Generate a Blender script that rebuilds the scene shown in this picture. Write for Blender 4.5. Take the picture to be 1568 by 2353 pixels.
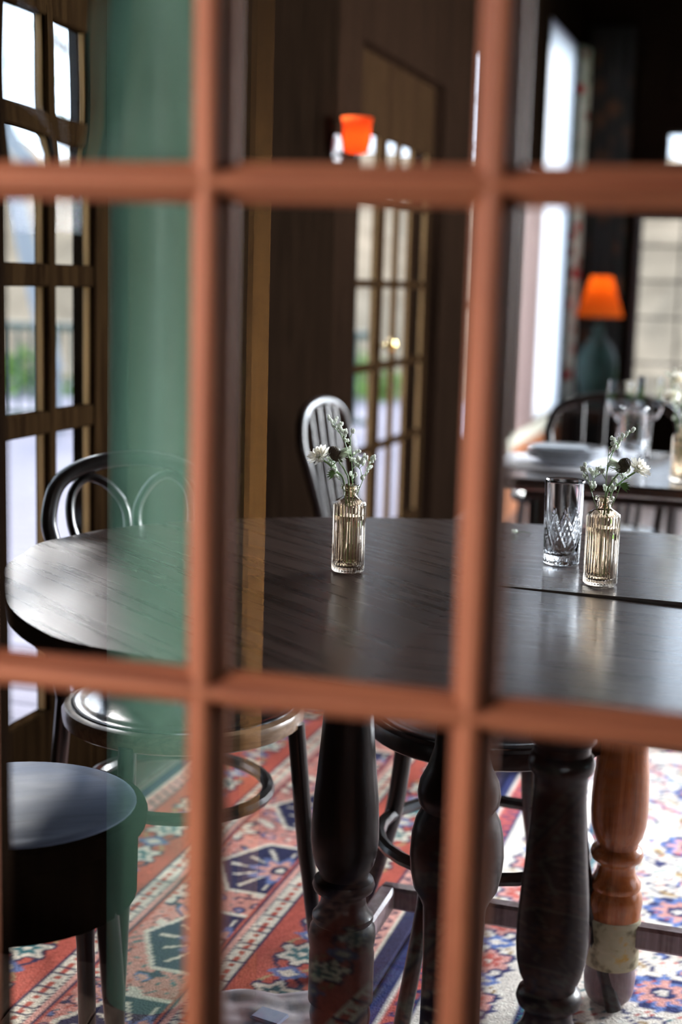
import bpy, math, random
import numpy as np
from mathutils import Vector, Matrix
random.seed(7); np.random.seed(7)
for o in list(bpy.data.objects): bpy.data.objects.remove(o)
SC = bpy.context.scene; COL = SC.collection
PI = math.pi
# ------------------------------------------------------------------ camera
cd = bpy.data.cameras.new('camera'); cam = bpy.data.objects.new('camera', cd); COL.objects.link(cam)
SC.camera = cam
_p, _r = math.radians(9.18), math.radians(1.625)
_f = Vector((0, math.cos(_p), -math.sin(_p))); _u0 = Vector((0, math.sin(_p), math.cos(_p))); _x0 = Vector((1, 0, 0))
_R = _x0*math.cos(_r) + _u0*math.sin(_r); _U = _u0*math.cos(_r) - _x0*math.sin(_r)
m = Matrix((_R, _U, -_f)).transposed().to_4x4(); m.translation = Vector((0, 0, 1.19))
cam.matrix_world = m
cd.sensor_fit = 'HORIZONTAL'; cd.sensor_width = 23.99; cd.lens = 50.0; cd.clip_start = 0.02; cd.clip_end = 200
cd.dof.use_dof = True; cd.dof.focus_distance = 2.12; cd.dof.aperture_fstop = 2.2
# ------------------------------------------------------------------ sky
w = bpy.data.worlds.new('overcast_sky'); SC.world = w; w.use_nodes = True
nt = w.node_tree; bg = nt.nodes['Background']
bg.inputs['Color'].default_value = (0.70, 0.83, 1.0, 1); bg.inputs['Strength'].default_value = 3.8
# ------------------------------------------------------------------ room axes: X along the far wall (a), Y along the window wall (b)
ROT = math.radians(-17.46)
CA, SA = math.cos(ROT), math.sin(ROT)
def ab(a, b, z=0.0): return (a*CA - b*SA, a*SA + b*CA, z)
# ------------------------------------------------------------------ sun and lamps
def light(name, kind, loc, target, energy, color, **k):
    d = bpy.data.lights.new(name, kind); o = bpy.data.objects.new(name, d); COL.objects.link(o)
    o.location = loc; d.energy = energy; d.color = color
    o.rotation_euler = (Vector(target)-Vector(loc)).to_track_quat('-Z', 'Y').to_euler()
    for a_, v in k.items(): setattr(d, a_, v)
    return o
light('hazy_sun', 'SUN', ab(-1.35, 2.8, 1.75), ab(0, 0, 0), 12.0, (1.0, 0.98, 0.96), angle=math.radians(14))
# added fill lamp by the unseen right-wall windows, brightens the room
light('room_fill', 'AREA', ab(3.1, 6.6, 1.8), ab(0.0, 2.8, 0.6), 520, (0.92, 0.96, 1.0), shape='RECTANGLE', size=2.2, size_y=1.6, spread=math.radians(110))
# daylight from the hall's own windows, left of the photographer
light('hall_daylight_left', 'AREA', (-1.62, 0.25, 1.25), (-0.32, 1.0, 1.05), 10.5, (1.0, 0.86, 0.86), shape='RECTANGLE', size=0.5, size_y=1.2, spread=math.radians(60))
light('hall_post_fill', 'AREA', (0.98, 0.30, 0.75), (-0.81, 0.02, 0.75), 50, (1.0, 0.99, 0.94), shape='RECTANGLE', size=0.4, size_y=0.9, spread=math.radians(40))  # added lamp aimed at the green post alone, to brighten its reflection
light('room_fill', 'AREA', ab(1.35, 9.1, 2.2), ab(0.1, 3.4, 0.3), 430, (0.82, 0.90, 1.0), shape='RECTANGLE', size=2.1, size_y=1.5, spread=math.radians(120))  # second added fill lamp, just inside the far windows
# portals help the sky through the openings
def portal(loc, target, sx, sy):
    o = light('daylight_portal', 'AREA', loc, target, 1, (1, 1, 1), shape='RECTANGLE', size=sx, size_y=sy)
    o.data.cycles.is_portal = True
SC.view_settings.view_transform = 'Standard'; SC.view_settings.look = 'None'
SC.view_settings.gamma = 1.0; SC.view_settings.exposure = 0.0; SC.view_settings.use_curve_mapping = False
SC.cycles.use_denoising = True
SC.cycles.max_bounces = 14; SC.cycles.transparent_max_bounces = 24; SC.cycles.transmission_bounces = 14
SC.cycles.sample_clamp_indirect = 6.0

# ================================================================== materials
def mat(name):
    m = bpy.data.materials.new(name); m.use_nodes = True
    nt = m.node_tree; b = nt.nodes.get('Principled BSDF')
    return m, nt, b
def nd(nt, t, **k):
    n = nt.nodes.new(t)
    for a_, v in k.items():
        if a_ in n.inputs: n.inputs[a_].default_value = v
        else: setattr(n, a_, v)
    return n
def ramp(nt, fac, stops):
    r = nt.nodes.new('ShaderNodeValToRGB'); e = r.color_ramp.elements
    while len(e) < len(stops): e.new(0.5)
    for i, (p, c) in enumerate(stops): e[i].position = p; e[i].color = (*c, 1)
    nt.links.new(fac, r.inputs['Fac']); return r.outputs['Color']
def plain(name, c, rough=0.5, var=0.15, scale=30, metal=0, spec=0.5, bump=0.0, coat=0.0):
    m, nt, b = mat(name)
    tc = nd(nt, 'ShaderNodeTexCoord'); n = nd(nt, 'ShaderNodeTexNoise', Scale=scale, Detail=4.0)
    nt.links.new(tc.outputs['Object'], n.inputs['Vector'])
    lo = tuple(x*(1-var) for x in c); hi = tuple(min(1, x*(1+var)) for x in c)
    nt.links.new(ramp(nt, n.outputs['Fac'], [(0.3, lo), (0.7, hi)]), b.inputs['Base Color'])
    b.inputs['Roughness'].default_value = rough; b.inputs['Metallic'].default_value = metal
    b.inputs['Specular IOR Level'].default_value = spec; b.inputs['Coat Weight'].default_value = coat
    b.inputs['Coat Roughness'].default_value = 0.1
    if bump:
        bp = nd(nt, 'ShaderNodeBump', Strength=bump, Distance=0.003); nt.links.new(n.outputs['Fac'], bp.inputs['Height'])
        nt.links.new(bp.outputs['Normal'], b.inputs['Normal'])
    return m
def wood(name, dark, light_, axis=0, rough=0.35, rot=0.0, scale=1.0, spec=0.5, bump=0.15, coat=0.0, stretch=18, coat_rough=0.12, glare_fade=False):
    """axis: 0/1/2 = the object axis along which the grain runs"""
    m, nt, b = mat(name)
    tc = nd(nt, 'ShaderNodeTexCoord'); mp = nd(nt, 'ShaderNodeMapping')
    s = [stretch*scale]*3; s[axis] = 1.0*scale
    mp0 = nd(nt, 'ShaderNodeMapping'); mp0.inputs['Rotation'].default_value = (0, 0, rot)
    nt.links.new(tc.outputs['Object'], mp0.inputs['Vector']); nt.links.new(mp0.outputs['Vector'], mp.inputs['Vector'])
    mp.inputs['Scale'].default_value = s
    n1 = nd(nt, 'ShaderNodeTexNoise', Scale=2.2, Detail=6.0, Roughness=0.6, Distortion=0.6)
    n2 = nd(nt, 'ShaderNodeTexNoise', Scale=9.0, Detail=4.0, Roughness=0.7)
    for n in (n1, n2): nt.links.new(mp.outputs['Vector'], n.inputs['Vector'])
    mx = nd(nt, 'ShaderNodeMath', operation='ADD'); nt.links.new(n1.outputs['Fac'], mx.inputs[0])
    ml = nd(nt, 'ShaderNodeMath', operation='MULTIPLY'); ml.inputs[1].default_value = 0.5
    nt.links.new(n2.outputs['Fac'], ml.inputs[0]); nt.links.new(ml.outputs[0], mx.inputs[1])
    nt.links.new(ramp(nt, mx.outputs[0], [(0.55, dark), (0.95, light_)]), b.inputs['Base Color'])
    b.inputs['Roughness'].default_value = rough; b.inputs['Specular IOR Level'].default_value = spec
    b.inputs['Coat Weight'].default_value = coat; b.inputs['Coat Roughness'].default_value = coat_rough
    rr = nd(nt, 'ShaderNodeMapRange'); rr.inputs['To Min'].default_value = rough*0.75; rr.inputs['To Max'].default_value = rough*1.35
    nt.links.new(n1.outputs['Fac'], rr.inputs['Value']); nt.links.new(rr.outputs[0], b.inputs['Roughness'])
    if glare_fade:  # sheen faded out towards low X to hold down the glare there
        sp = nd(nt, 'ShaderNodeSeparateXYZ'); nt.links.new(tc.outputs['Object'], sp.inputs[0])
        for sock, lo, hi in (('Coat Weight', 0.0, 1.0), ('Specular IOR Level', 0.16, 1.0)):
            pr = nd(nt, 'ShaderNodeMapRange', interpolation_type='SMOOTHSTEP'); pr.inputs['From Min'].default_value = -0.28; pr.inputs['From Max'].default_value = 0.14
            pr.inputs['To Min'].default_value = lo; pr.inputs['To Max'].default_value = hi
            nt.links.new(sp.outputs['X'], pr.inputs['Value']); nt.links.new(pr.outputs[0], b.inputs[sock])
    if bump:
        bp = nd(nt, 'ShaderNodeBump', Strength=bump, Distance=0.002); nt.links.new(mx.outputs[0], bp.inputs['Height'])
        nt.links.new(bp.outputs['Normal'], b.inputs['Normal'])
    return m
def pane_mat(name, refl=0.1, tint=(1, 1, 1), wave=0.0):
    m, nt, b = mat(name); nt.nodes.remove(b); out = nt.nodes['Material Output']
    tr = nd(nt, 'ShaderNodeBsdfTransparent'); tr.inputs['Color'].default_value = (*tint, 1)
    gl = nd(nt, 'ShaderNodeBsdfGlossy', Roughness=0.0)
    mx = nd(nt, 'ShaderNodeMixShader'); mx.inputs['Fac'].default_value = refl
    if wave:
        tc = nd(nt, 'ShaderNodeTexCoord'); n = nd(nt, 'ShaderNodeTexNoise', Scale=5.0, Detail=1.0)
        nt.links.new(tc.outputs['Object'], n.inputs['Vector'])
        bp = nd(nt, 'ShaderNodeBump', Strength=wave, Distance=0.004); nt.links.new(n.outputs['Fac'], bp.inputs['Height'])
        nt.links.new(bp.outputs['Normal'], gl.inputs['Normal'])
    nt.links.new(tr.outputs[0], mx.inputs[1]); nt.links.new(gl.outputs[0], mx.inputs[2]); nt.links.new(mx.outputs[0], out.inputs['Surface'])
    return m
def glass_mat(name, color=(1, 1, 1), rough=0.0, ior=1.45, density=0):
    m, nt, b = mat(name)
    b.inputs['Base Color'].default_value = (*color, 1); b.inputs['Transmission Weight'].default_value = 1.0
    b.inputs['Roughness'].default_value = rough; b.inputs['IOR'].default_value = ior
    return m
def old_glass_mat(name, refl):
    m, nt, b = mat(name); nt.nodes.remove(b); out = nt.nodes['Material Output']
    rf = nd(nt, 'ShaderNodeBsdfRefraction', Roughness=0.0, IOR=1.45)
    gl = nd(nt, 'ShaderNodeBsdfGlossy', Roughness=0.0)
    mx = nd(nt, 'ShaderNodeMixShader'); mx.inputs['Fac'].default_value = refl
    nt.links.new(rf.outputs[0], mx.inputs[1]); nt.links.new(gl.outputs[0], mx.inputs[2]); nt.links.new(mx.outputs[0], out.inputs['Surface'])
    return m
def emit_mat(name, c, s, edge=None):
    m, nt, b = mat(name)
    b.inputs['Base Color'].default_value = (*[x*0.8 for x in c], 1); b.inputs['Emission Color'].default_value = (*c, 1)
    b.inputs['Emission Strength'].default_value = s; b.inputs['Roughness'].default_value = 0.7
    return m
def attr_mat(name, rough=0.95, gain=1.0):
    m, nt, b = mat(name)
    at = nd(nt, 'ShaderNodeAttribute', attribute_name='Col')
    tc = nd(nt, 'ShaderNodeTexCoord'); n = nd(nt, 'ShaderNodeTexNoise', Scale=220.0, Detail=2.0)
    nt.links.new(tc.outputs['Object'], n.inputs['Vector'])
    mr = nd(nt, 'ShaderNodeMapRange'); mr.inputs['To Min'].default_value = 0.62*gain; mr.inputs['To Max'].default_value = 1.32*gain
    nt.links.new(n.outputs['Fac'], mr.inputs['Value'])
    vm = nd(nt, 'ShaderNodeVectorMath', operation='MULTIPLY'); nt.links.new(at.outputs['Color'], vm.inputs[0]); nt.links.new(mr.outputs[0], vm.inputs[1])
    nt.links.new(vm.outputs[0], b.inputs['Base Color']); b.inputs['Roughness'].default_value = rough
    b.inputs['Specular IOR Level'].default_value = 0.1
    bp = nd(nt, 'ShaderNodeBump', Strength=0.5, Distance=0.003); nt.links.new(n.outputs['Fac'], bp.inputs['Height']); nt.links.new(bp.outputs['Normal'], b.inputs['Normal'])
    return m
M = {}
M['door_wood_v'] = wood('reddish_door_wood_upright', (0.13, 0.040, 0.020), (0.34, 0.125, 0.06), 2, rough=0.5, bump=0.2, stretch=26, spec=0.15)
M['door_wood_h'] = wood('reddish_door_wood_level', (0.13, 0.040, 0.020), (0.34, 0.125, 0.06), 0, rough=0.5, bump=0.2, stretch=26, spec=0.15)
M['pane'] = pane_mat('door_pane', 0.13, wave=0.02)
M['pane_old'] = old_glass_mat('rippled_old_pane', 0.12)
M['win_pane'] = pane_mat('window_pane', 0.003)
M['green'] = plain('green_paint', (0.21, 0.43, 0.30), rough=0.45, var=0.06, scale=6)
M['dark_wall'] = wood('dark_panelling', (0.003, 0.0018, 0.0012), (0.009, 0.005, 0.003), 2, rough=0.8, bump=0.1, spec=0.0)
M['hall_wall'] = wood('black_hall_panelling', (0.006, 0.004, 0.003), (0.014, 0.009, 0.006), 2, rough=0.8, bump=0.05, spec=0.0)
M['dark_wood'] = wood('black_brown_wood', (0.006, 0.004, 0.003), (0.028, 0.015, 0.010), 2, rough=0.4, bump=0.1, spec=0.25)
M['table_x'] = wood('dark_table_wood', (0.014, 0.008, 0.006), (0.055, 0.028, 0.020), 0, rough=0.27, bump=0.09, stretch=34, coat_rough=0.16, glare_fade=True)
M['far_table'] = wood('dark_polished_wood', (0.014, 0.008, 0.006), (0.055, 0.028, 0.020), 0, rough=0.25, bump=0.08, stretch=34, spec=0.8, coat=0.6)
M['table_end'] = wood('dark_table_wood_slanting', (0.014, 0.009, 0.007), (0.055, 0.034, 0.026), 0, rot=math.radians(36), rough=0.27, bump=0.09, stretch=30, coat_rough=0.16, glare_fade=True)
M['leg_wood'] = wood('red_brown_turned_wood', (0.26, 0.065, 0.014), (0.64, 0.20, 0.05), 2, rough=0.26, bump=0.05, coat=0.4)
M['leg_dark'] = wood('shaded_and_dark_turned_wood', (0.005, 0.003, 0.002), (0.018, 0.008, 0.005), 2, rough=0.35, bump=0.05, coat=0.1, spec=0.35)  # shade of the unlit table leg put into the colour; also dark furniture
M['chair_black'] = wood('black_bentwood', (0.006, 0.005, 0.005), (0.020, 0.014, 0.012), 2, rough=0.3, bump=0.05, coat=0.4)
M['seat_gloss'] = wood('glossy_black_seat', (0.008, 0.008, 0.009), (0.020, 0.019, 0.020), 0, rough=0.2, bump=0.03, spec=0.8, coat=0.5)
M['seat_grey'] = wood('worn_blue_grey_seat', (0.13, 0.165, 0.25), (0.21, 0.26, 0.38), 0, rough=0.55, bump=0.15, stretch=10, spec=0.3)
M['rim_brown'] = wood('worn_brown_rim', (0.16, 0.09, 0.05), (0.34, 0.22, 0.13), 0, rough=0.3, bump=0.05, coat=0.3)
M['win_wood'] = wood('shaded_window_wood', (0.006, 0.003, 0.0015), (0.022, 0.012, 0.005), 2, rough=0.7, spec=0.0, bump=0.1)  # near black: shade on the room side put into the colour
M['bead'] = wood('lit_window_wood', (0.22, 0.12, 0.045), (0.42, 0.25, 0.10), 2, rough=0.5, spec=0.2)  # light copy of the bar wood: daylight on its sides put in
M['floor'] = wood('grey_brown_boards', (0.10, 0.065, 0.05), (0.22, 0.15, 0.12), 1, rough=0.3, bump=0.15)
M['ceiling'] = plain('dark_ceiling_paint', (0.030, 0.022, 0.017), 0.8)
M['plaster'] = plain('pinkish_plaster', (0.34, 0.235, 0.21), 0.8, 0.05, 4, 0, 0.1)
M['cream'] = plain('cream_cushion_cloth', (0.86, 0.80, 0.62), 0.9, 0.05, 40)
M['orange_wood'] = wood('orange_pine', (0.55, 0.18, 0.07), (0.85, 0.34, 0.15), 0, rough=0.35, bump=0.05)
M['lead'] = plain('dark_lead', (0.03, 0.02, 0.02), 0.5)
M['brass'] = plain('brass', (0.85, 0.62, 0.22), 0.22, 0.05, metal=1)
M['steel'] = plain('steel', (0.7, 0.7, 0.72), 0.25, 0.05, metal=1)
M['plate'] = plain('white_glazed_china', (0.82, 0.84, 0.88), 0.15, 0.03, 20, coat=0.5)
M['paper'] = plain('white_paper', (0.80, 0.80, 0.83), 0.8, 0.03, 60)
M['grey_cloth'] = plain('mauve_grey_cloth', (0.42, 0.36, 0.37), 0.9, 0.12, 25, bump=0.5)
M['stem'] = plain('green_stem', (0.22, 0.36, 0.14), 0.5, 0.2, 50)
M['leaf'] = plain('fresh_leaf', (0.13, 0.30, 0.06), 0.5, 0.2, 50)
M['bud'] = plain('white_buds', (0.86, 0.88, 0.80), 0.7, 0.06, 80)
M['petal'] = plain('cream_petals', (0.88, 0.84, 0.74), 0.6, 0.05, 80)
def thin_mat(name, c, t=0.5):
    m, nt, b = mat(name); out = nt.nodes['Material Output']
    b.inputs['Base Color'].default_value = (*c, 1); b.inputs['Roughness'].default_value = 0.6
    tl_ = nd(nt, 'ShaderNodeBsdfTranslucent'); tl_.inputs['Color'].default_value = (*c, 1)
    mx = nd(nt, 'ShaderNodeMixShader'); mx.inputs['Fac'].default_value = t
    nt.links.new(b.outputs[0], mx.inputs[1]); nt.links.new(tl_.outputs[0], mx.inputs[2]); nt.links.new(mx.outputs[0], out.inputs['Surface'])
    return m
M['bud'] = thin_mat('white_buds', (0.92, 0.94, 0.88), 0.45)
M['petal'] = thin_mat('cream_petals', (0.95, 0.91, 0.82), 0.5)
M['fluff'] = thin_mat('pale_filaments', (0.90, 0.94, 0.84), 0.5)
M['thistle'] = plain('dark_thistle_scales', (0.10, 0.085, 0.05), 0.6, 0.4, 400)
M['amber'] = glass_mat('peach_amber_glass', (1.0, 0.86, 0.71), 0.0, 1.45)
M['crystal'] = glass_mat('clear_crystal', (0.98, 0.99, 1.0), 0.0, 1.5)
M['water'] = glass_mat('water', (0.99, 0.97, 0.92), 0.0, 1.33)
M['shade_orange'] = emit_mat('glowing_orange_shade', (1.0, 0.20, 0.02), 0.6)
M['shade_red'] = emit_mat('glowing_red_glass', (1.0, 0.12, 0.02), 1.6)
def shade_mat(name, c, t=0.9):
    m, nt, b = mat(name); nt.nodes.remove(b); out = nt.nodes['Material Output']
    tl_ = nd(nt, 'ShaderNodeBsdfTranslucent'); tl_.inputs['Color'].default_value = (*c, 1)
    df = nd(nt, 'ShaderNodeBsdfDiffuse'); df.inputs['Color'].default_value = (*[x*0.7 for x in c], 1)
    mx = nd(nt, 'ShaderNodeMixShader'); mx.inputs['Fac'].default_value = 1-t
    nt.links.new(tl_.outputs[0], mx.inputs[1]); nt.links.new(df.outputs[0], mx.inputs[2]); nt.links.new(mx.outputs[0], out.inputs['Surface'])
    return m
M['shade_orange'] = shade_mat('lit_orange_shade', (0.95, 0.20, 0.025))
M['shade_red'] = shade_mat('lit_red_glass', (1.0, 0.16, 0.03))
M['bulb'] = emit_mat('lit_bulb', (1.0, 0.62, 0.16), 12)
M['teal_pot'] = plain('dark_teal_glaze', (0.006, 0.022, 0.018), 0.5, 0.3, 10, 0, 0.2)
M['deck'] = wood('lilac_grey_decking', (0.27, 0.25, 0.29), (0.36, 0.34, 0.39), 0, rough=0.9, bump=0.2, spec=0.0)
M['rail'] = plain('dark_teal_railing', (0.035, 0.085, 0.075), 0.5)
M['white_paint'] = plain('white_paint', (0.30, 0.33, 0.36), 0.5, 0.03)
M['lawn'] = plain('lawn', (0.13, 0.26, 0.07), 0.9, 0.4, 2.0, 0, 0.0)
M['bank'] = plain('dry_leafy_bank', (0.30, 0.24, 0.175), 0.95, 0.25, 1.4, 0, 0.0)
M['bark'] = plain('grey_bark', (0.22, 0.17, 0.13), 0.9, 0.3, 6)
M['foliage'] = plain('spring_leaves', (0.20, 0.32, 0.09), 0.8, 0.4, 3, 0, 0.0)
M['plaster_band'] = plain('cream_painted_block', (0.46, 0.42, 0.25), 0.6, 0.35, 28)
M['foot'] = wood('grey_mauve_worn_foot', (0.16, 0.10, 0.10), (0.36, 0.27, 0.29), 2, rough=0.35, bump=0.1)
_m, _n, _b = mat('cream_block_with_yellow_stains')
_tc = nd(_n, 'ShaderNodeTexCoord'); _no = nd(_n, 'ShaderNodeTexNoise', Scale=32.0, Detail=3.0); _n.links.new(_tc.outputs['Object'], _no.inputs['Vector'])
_n.links.new(ramp(_n, _no.outputs['Fac'], [(0.35, (0.20, 0.18, 0.10)), (0.45, (0.52, 0.47, 0.30)), (0.57, (0.55, 0.50, 0.34)), (0.66, (0.60, 0.38, 0.08))]), _b.inputs['Base Color']); _b.inputs['Roughness'].default_value = 0.6
M['plaster_band'] = _m
# sheer sheet added to whiten window_1
mb_, nt_, b_ = mat('window_whitening_sheet'); nt_.nodes.remove(b_)
_t = nd(nt_, 'ShaderNodeBsdfTranslucent'); _t.inputs['Color'].default_value = (0.95, 0.97, 1, 1)
_tr = nd(nt_, 'ShaderNodeBsdfTransparent'); _mx = nd(nt_, 'ShaderNodeMixShader'); _mx.inputs['Fac'].default_value = 0.35
nt_.links.new(_t.outputs[0], _mx.inputs[1]); nt_.links.new(_tr.outputs[0], _mx.inputs[2]); nt_.links.new(_mx.outputs[0], nt_.nodes['Material Output'].inputs['Surface'])
M['added_blind'] = mb_
# floral curtain: white ground with red and green flowers
mc, ntc, bc = mat('floral_curtain_cloth')
tc = nd(ntc, 'ShaderNodeTexCoord'); vo = nd(ntc, 'ShaderNodeTexVoronoi', Scale=9.0); ntc.links.new(tc.outputs['Object'], vo.inputs['Vector'])
c1 = ramp(ntc, vo.outputs['Distance'], [(0.0, (0.6, 0.04, 0.05)), (0.27, (0.55, 0.03, 0.05)), (0.32, (0.13, 0.25, 0.15)), (0.42, (0.7, 0.68, 0.6))])
ntc.links.new(c1, bc.inputs['Base Color']); bc.inputs['Roughness'].default_value = 0.9
M['floral'] = mc
mc, ntc, bc = mat('dark_patterned_curtain_cloth')
tc = nd(ntc, 'ShaderNodeTexCoord'); vo = nd(ntc, 'ShaderNodeTexVoronoi', Scale=7.0); ntc.links.new(tc.outputs['Object'], vo.inputs['Vector'])
c1 = ramp(ntc, vo.outputs['Distance'], [(0.0, (0.10, 0.035, 0.01)), (0.3, (0.05, 0.018, 0.006)), (0.5, (0.008, 0.006, 0.005)), (0.8, (0.006, 0.005, 0.004))])
ntc.links.new(c1, bc.inputs['Base Color']); bc.inputs['Roughness'].default_value = 0.9
M['dark_curtain'] = mc

# ================================================================== mesh toolkit
class MB:
    def __init__(s): s.v = []; s.f = []; s.cr = []
    def add(s, vs, fs):
        o = len(s.v); s.v += [tuple(x) for x in vs]; s.f += [tuple(i+o for i in f) for f in fs]; return s
    def box(s, x0, x1, y0, y1, z0, z1, bev=0.0):
        if bev <= 0:
            vs = [(x, y, z) for z in (z0, z1) for y in (y0, y1) for x in (x0, x1)]
            return s.add(vs, [(0, 2, 3, 1), (4, 5, 7, 6), (0, 1, 5, 4), (2, 6, 7, 3), (0, 4, 6, 2), (1, 3, 7, 5)])
        bev = min(bev, (x1-x0)/2.01, (y1-y0)/2.01, (z1-z0)/2.01)
        rings = []
        def ring(z, i): return [(x0+i, y0+bev, z), (x0+bev, y0+i, z), (x1-bev, y0+i, z), (x1-i, y0+bev, z), (x1-i, y1-bev, z), (x1-bev, y1-i, z), (x0+bev, y1-i, z), (x0+i, y1-bev, z)]
        for z, i in ((z0, bev*0.99), (z0+bev, 0), (z1-bev, 0), (z1, bev*0.99)): rings += ring(z, i)
        fs = [tuple(reversed(range(8))), tuple(range(24, 32))]
        for k in range(3):
            for j in range(8): fs.append((k*8+j, k*8+(j+1) % 8, (k+1)*8+(j+1) % 8, (k+1)*8+j))
        return s.add(rings, fs)
    def lathe(s, prof, n=32, c=(0, 0, 0), cap=True, fn=None):
        vs = []
        for r, z in prof:
            for k in range(n):
                t = 2*PI*k/n; rr = r if fn is None else fn(r, z, t)
                vs.append((c[0]+rr*math.cos(t), c[1]+rr*math.sin(t), c[2]+z))
        fs = []
        for i in range(len(prof)-1):
            for k in range(n): fs.append((i*n+k, i*n+(k+1) % n, (i+1)*n+(k+1) % n, (i+1)*n+k))
        if cap: fs.append(tuple(reversed(range(n)))); fs.append(tuple((len(prof)-1)*n+k for k in range(n)))
        return s.add(vs, fs)
    def tube(s, pts, r, n=10, closed=False, flat=1.0):
        pts = [Vector(p) for p in pts]; N = len(pts)
        rs = r if isinstance(r, (list, tuple)) else [r]*N
        vs = []; up = None
        for i, p in enumerate(pts):
            a = pts[(i-1) % N] if (closed or i > 0) else p
            b = pts[(i+1) % N] if (closed or i < N-1) else p
            d = (b-a).normalized()
            if up is None:
                up = Vector((0, 0, 1)) if abs(d.z) < 0.9 else Vector((1, 0, 0))
            x = d.cross(up)
            if x.length < 1e-5: x = d.cross(Vector((0.3, 1, 0.1)))
            x.normalize(); y = x.cross(d).normalized(); up = y
            for k in range(n):
                t = 2*PI*k/n; vs.append(p + x*(math.cos(t)*rs[i]) + y*(math.sin(t)*rs[i]*flat))
        fs = []
        for i in range(N if closed else N-1):
            j = (i+1) % N
            for k in range(n): fs.append((i*n+k, i*n+(k+1) % n, j*n+(k+1) % n, j*n+k))
        if not closed: fs.append(tuple(reversed(range(n)))); fs.append(tuple((N-1)*n+k for k in range(n)))
        return s.add(vs, fs)
    def prism(s, poly, z0, z1):
        n = len(poly); vs = [(x, y, z0) for x, y in poly]+[(x, y, z1) for x, y in poly]
        fs = [tuple(reversed(range(n))), tuple(range(n, 2*n))]+[(i, (i+1) % n, n+(i+1) % n, n+i) for i in range(n)]
        return s.add(vs, fs)
    def ball(s, c, r, n=8, m=5, sz=1.0):
        prof = [(max(1e-4, r*math.sin(PI*i/m)), -r*sz*math.cos(PI*i/m)) for i in range(m+1)]
        return s.lathe(prof, n, c)
    def build(s, name, mt, parent=None, smooth=True, angle=40, loc=None, rotz=None):
        me = bpy.data.meshes.new(name); me.from_pydata(s.v, [], s.f); me.validate(); me.update()
        if smooth:
            me.polygons.foreach_set('use_smooth', [True]*len(me.polygons))
            try: me.set_sharp_from_angle(angle=math.radians(angle))
            except Exception: pass
        if mt is not None: me.materials.append(M[mt] if isinstance(mt, str) else mt)
        o = bpy.data.objects.new(name, me); COL.objects.link(o)
        if parent is not None: o.parent = parent
        if loc is not None: o.location = loc
        if rotz is not None: o.rotation_euler[2] = rotz
        return o
def spline(pts, n=8, closed=False):
    P = [Vector(p) for p in pts]; out = []; N = len(P)
    rng = range(N) if closed else range(N-1)
    for i in rng:
        if closed: p0, p1, p2, p3 = P[i-1], P[i], P[(i+1) % N], P[(i+2) % N]
        else: p0, p1, p2, p3 = P[max(i-1, 0)], P[i], P[i+1], P[min(i+2, N-1)]
        for k in range(n):
            t = k/n; out.append(0.5*((2*p1)+(p2-p0)*t+(2*p0-5*p1+4*p2-p3)*t*t+(3*p1-p0-3*p2+p3)*t**3))
    if not closed: out.append(P[-1])
    return out
def thing(name, label, cat, loc=(0, 0, 0), rotz=0, group=None):
    o = bpy.data.objects.new(name, None); COL.objects.link(o); o.empty_display_size = 0.05
    o.location = loc; o.rotation_euler = (0, 0, rotz); o['label'] = label; o['category'] = cat
    if group: o['group'] = group
    return o
def tag(o, label, cat, group=None):
    o['label'] = label; o['category'] = cat
    if group: o['group'] = group
    return o
def struct(o, label=None):
    o['kind'] = 'structure'
    if label: o['label'] = label
    return o
def stempty(name, loc=(0, 0, 0), rotz=0, label=None):
    o = bpy.data.objects.new(name, None); COL.objects.link(o); o.location = loc; o.rotation_euler = (0, 0, rotz); o.empty_display_size = 0.05
    return struct(o, label)
def dup(root, loc, rotz, label=None, group=None):
    r = root.copy(); COL.objects.link(r); r.location = loc; r.rotation_euler = (0, 0, rotz)
    if label: r['label'] = label
    if group: r['group'] = group
    for ch in list(root.children):
        c = ch.copy(); COL.objects.link(c); c.parent = r
        for g in list(ch.children):
            d = g.copy(); COL.objects.link(d); d.parent = c
    return r
def wall_with_holes(name, mt, along, holes, z1, t, loc=(0, 0, 0), rotz=0, x0=0, x1=1):
    """wall in local XZ plane, thickness along +Y; holes = (x0,x1,z0,z1)"""
    mb = MB(); xs = sorted(set([x0, x1]+[h[0] for h in holes]+[h[1] for h in holes]))
    for a, b in zip(xs[:-1], xs[1:]):
        zs = [(h[2], h[3]) for h in holes if h[0] <= a+1e-6 and h[1] >= b-1e-6]; zs.sort(); z = 0
        for h0, h1 in zs:
            if h0 > z+1e-6: mb.box(a, b, 0, t, z, h0)
            z = max(z, h1)
        if z < z1: mb.box(a, b, 0, t, z, z1)
    return struct(mb.build(name, mt, smooth=False, loc=loc, rotz=rotz))

# ================================================================== the dining room shell (local frame: X=a, Y=b, rotated by ROT)
HZ = 3.25
A0, A1, B1 = -1.42, 3.2, 9.3
# wall_left runs along b at a = A0; local x = b, local y = outwards (-a)
rl = ROT + PI/2
holes_l = [(2.10, 2.90, 0.0, 1.98), (4.62, 5.78, 0.0, 1.98), (8.06, 9.02, 0.42, 2.68), (6.35, 7.15, 0.42, 2.3)]
wall_with_holes('wall_left', 'dark_wall', None, holes_l, HZ, 0.14, ab(A0, 0), rl, 1.05, B1+0.15)
holes_f = [(-1.04, 0.15, 0.46, 1.68), (0.45, 2.6, 0.5, 2.65)]
# far wall: local x = a, y = +b
wf = MB()
wall_with_holes('wall_far', 'dark_wall', None, [(-1.04, 0.15, 0.46, 1.68), (-0.87, -0.69, 1.93, 2.18), (-0.69, 0.40, 1.93, 3.12), (0.55, 2.7, 0.5, 3.12)], HZ, 0.15, ab(0, B1), ROT, A0, A1+0.15)
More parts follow.
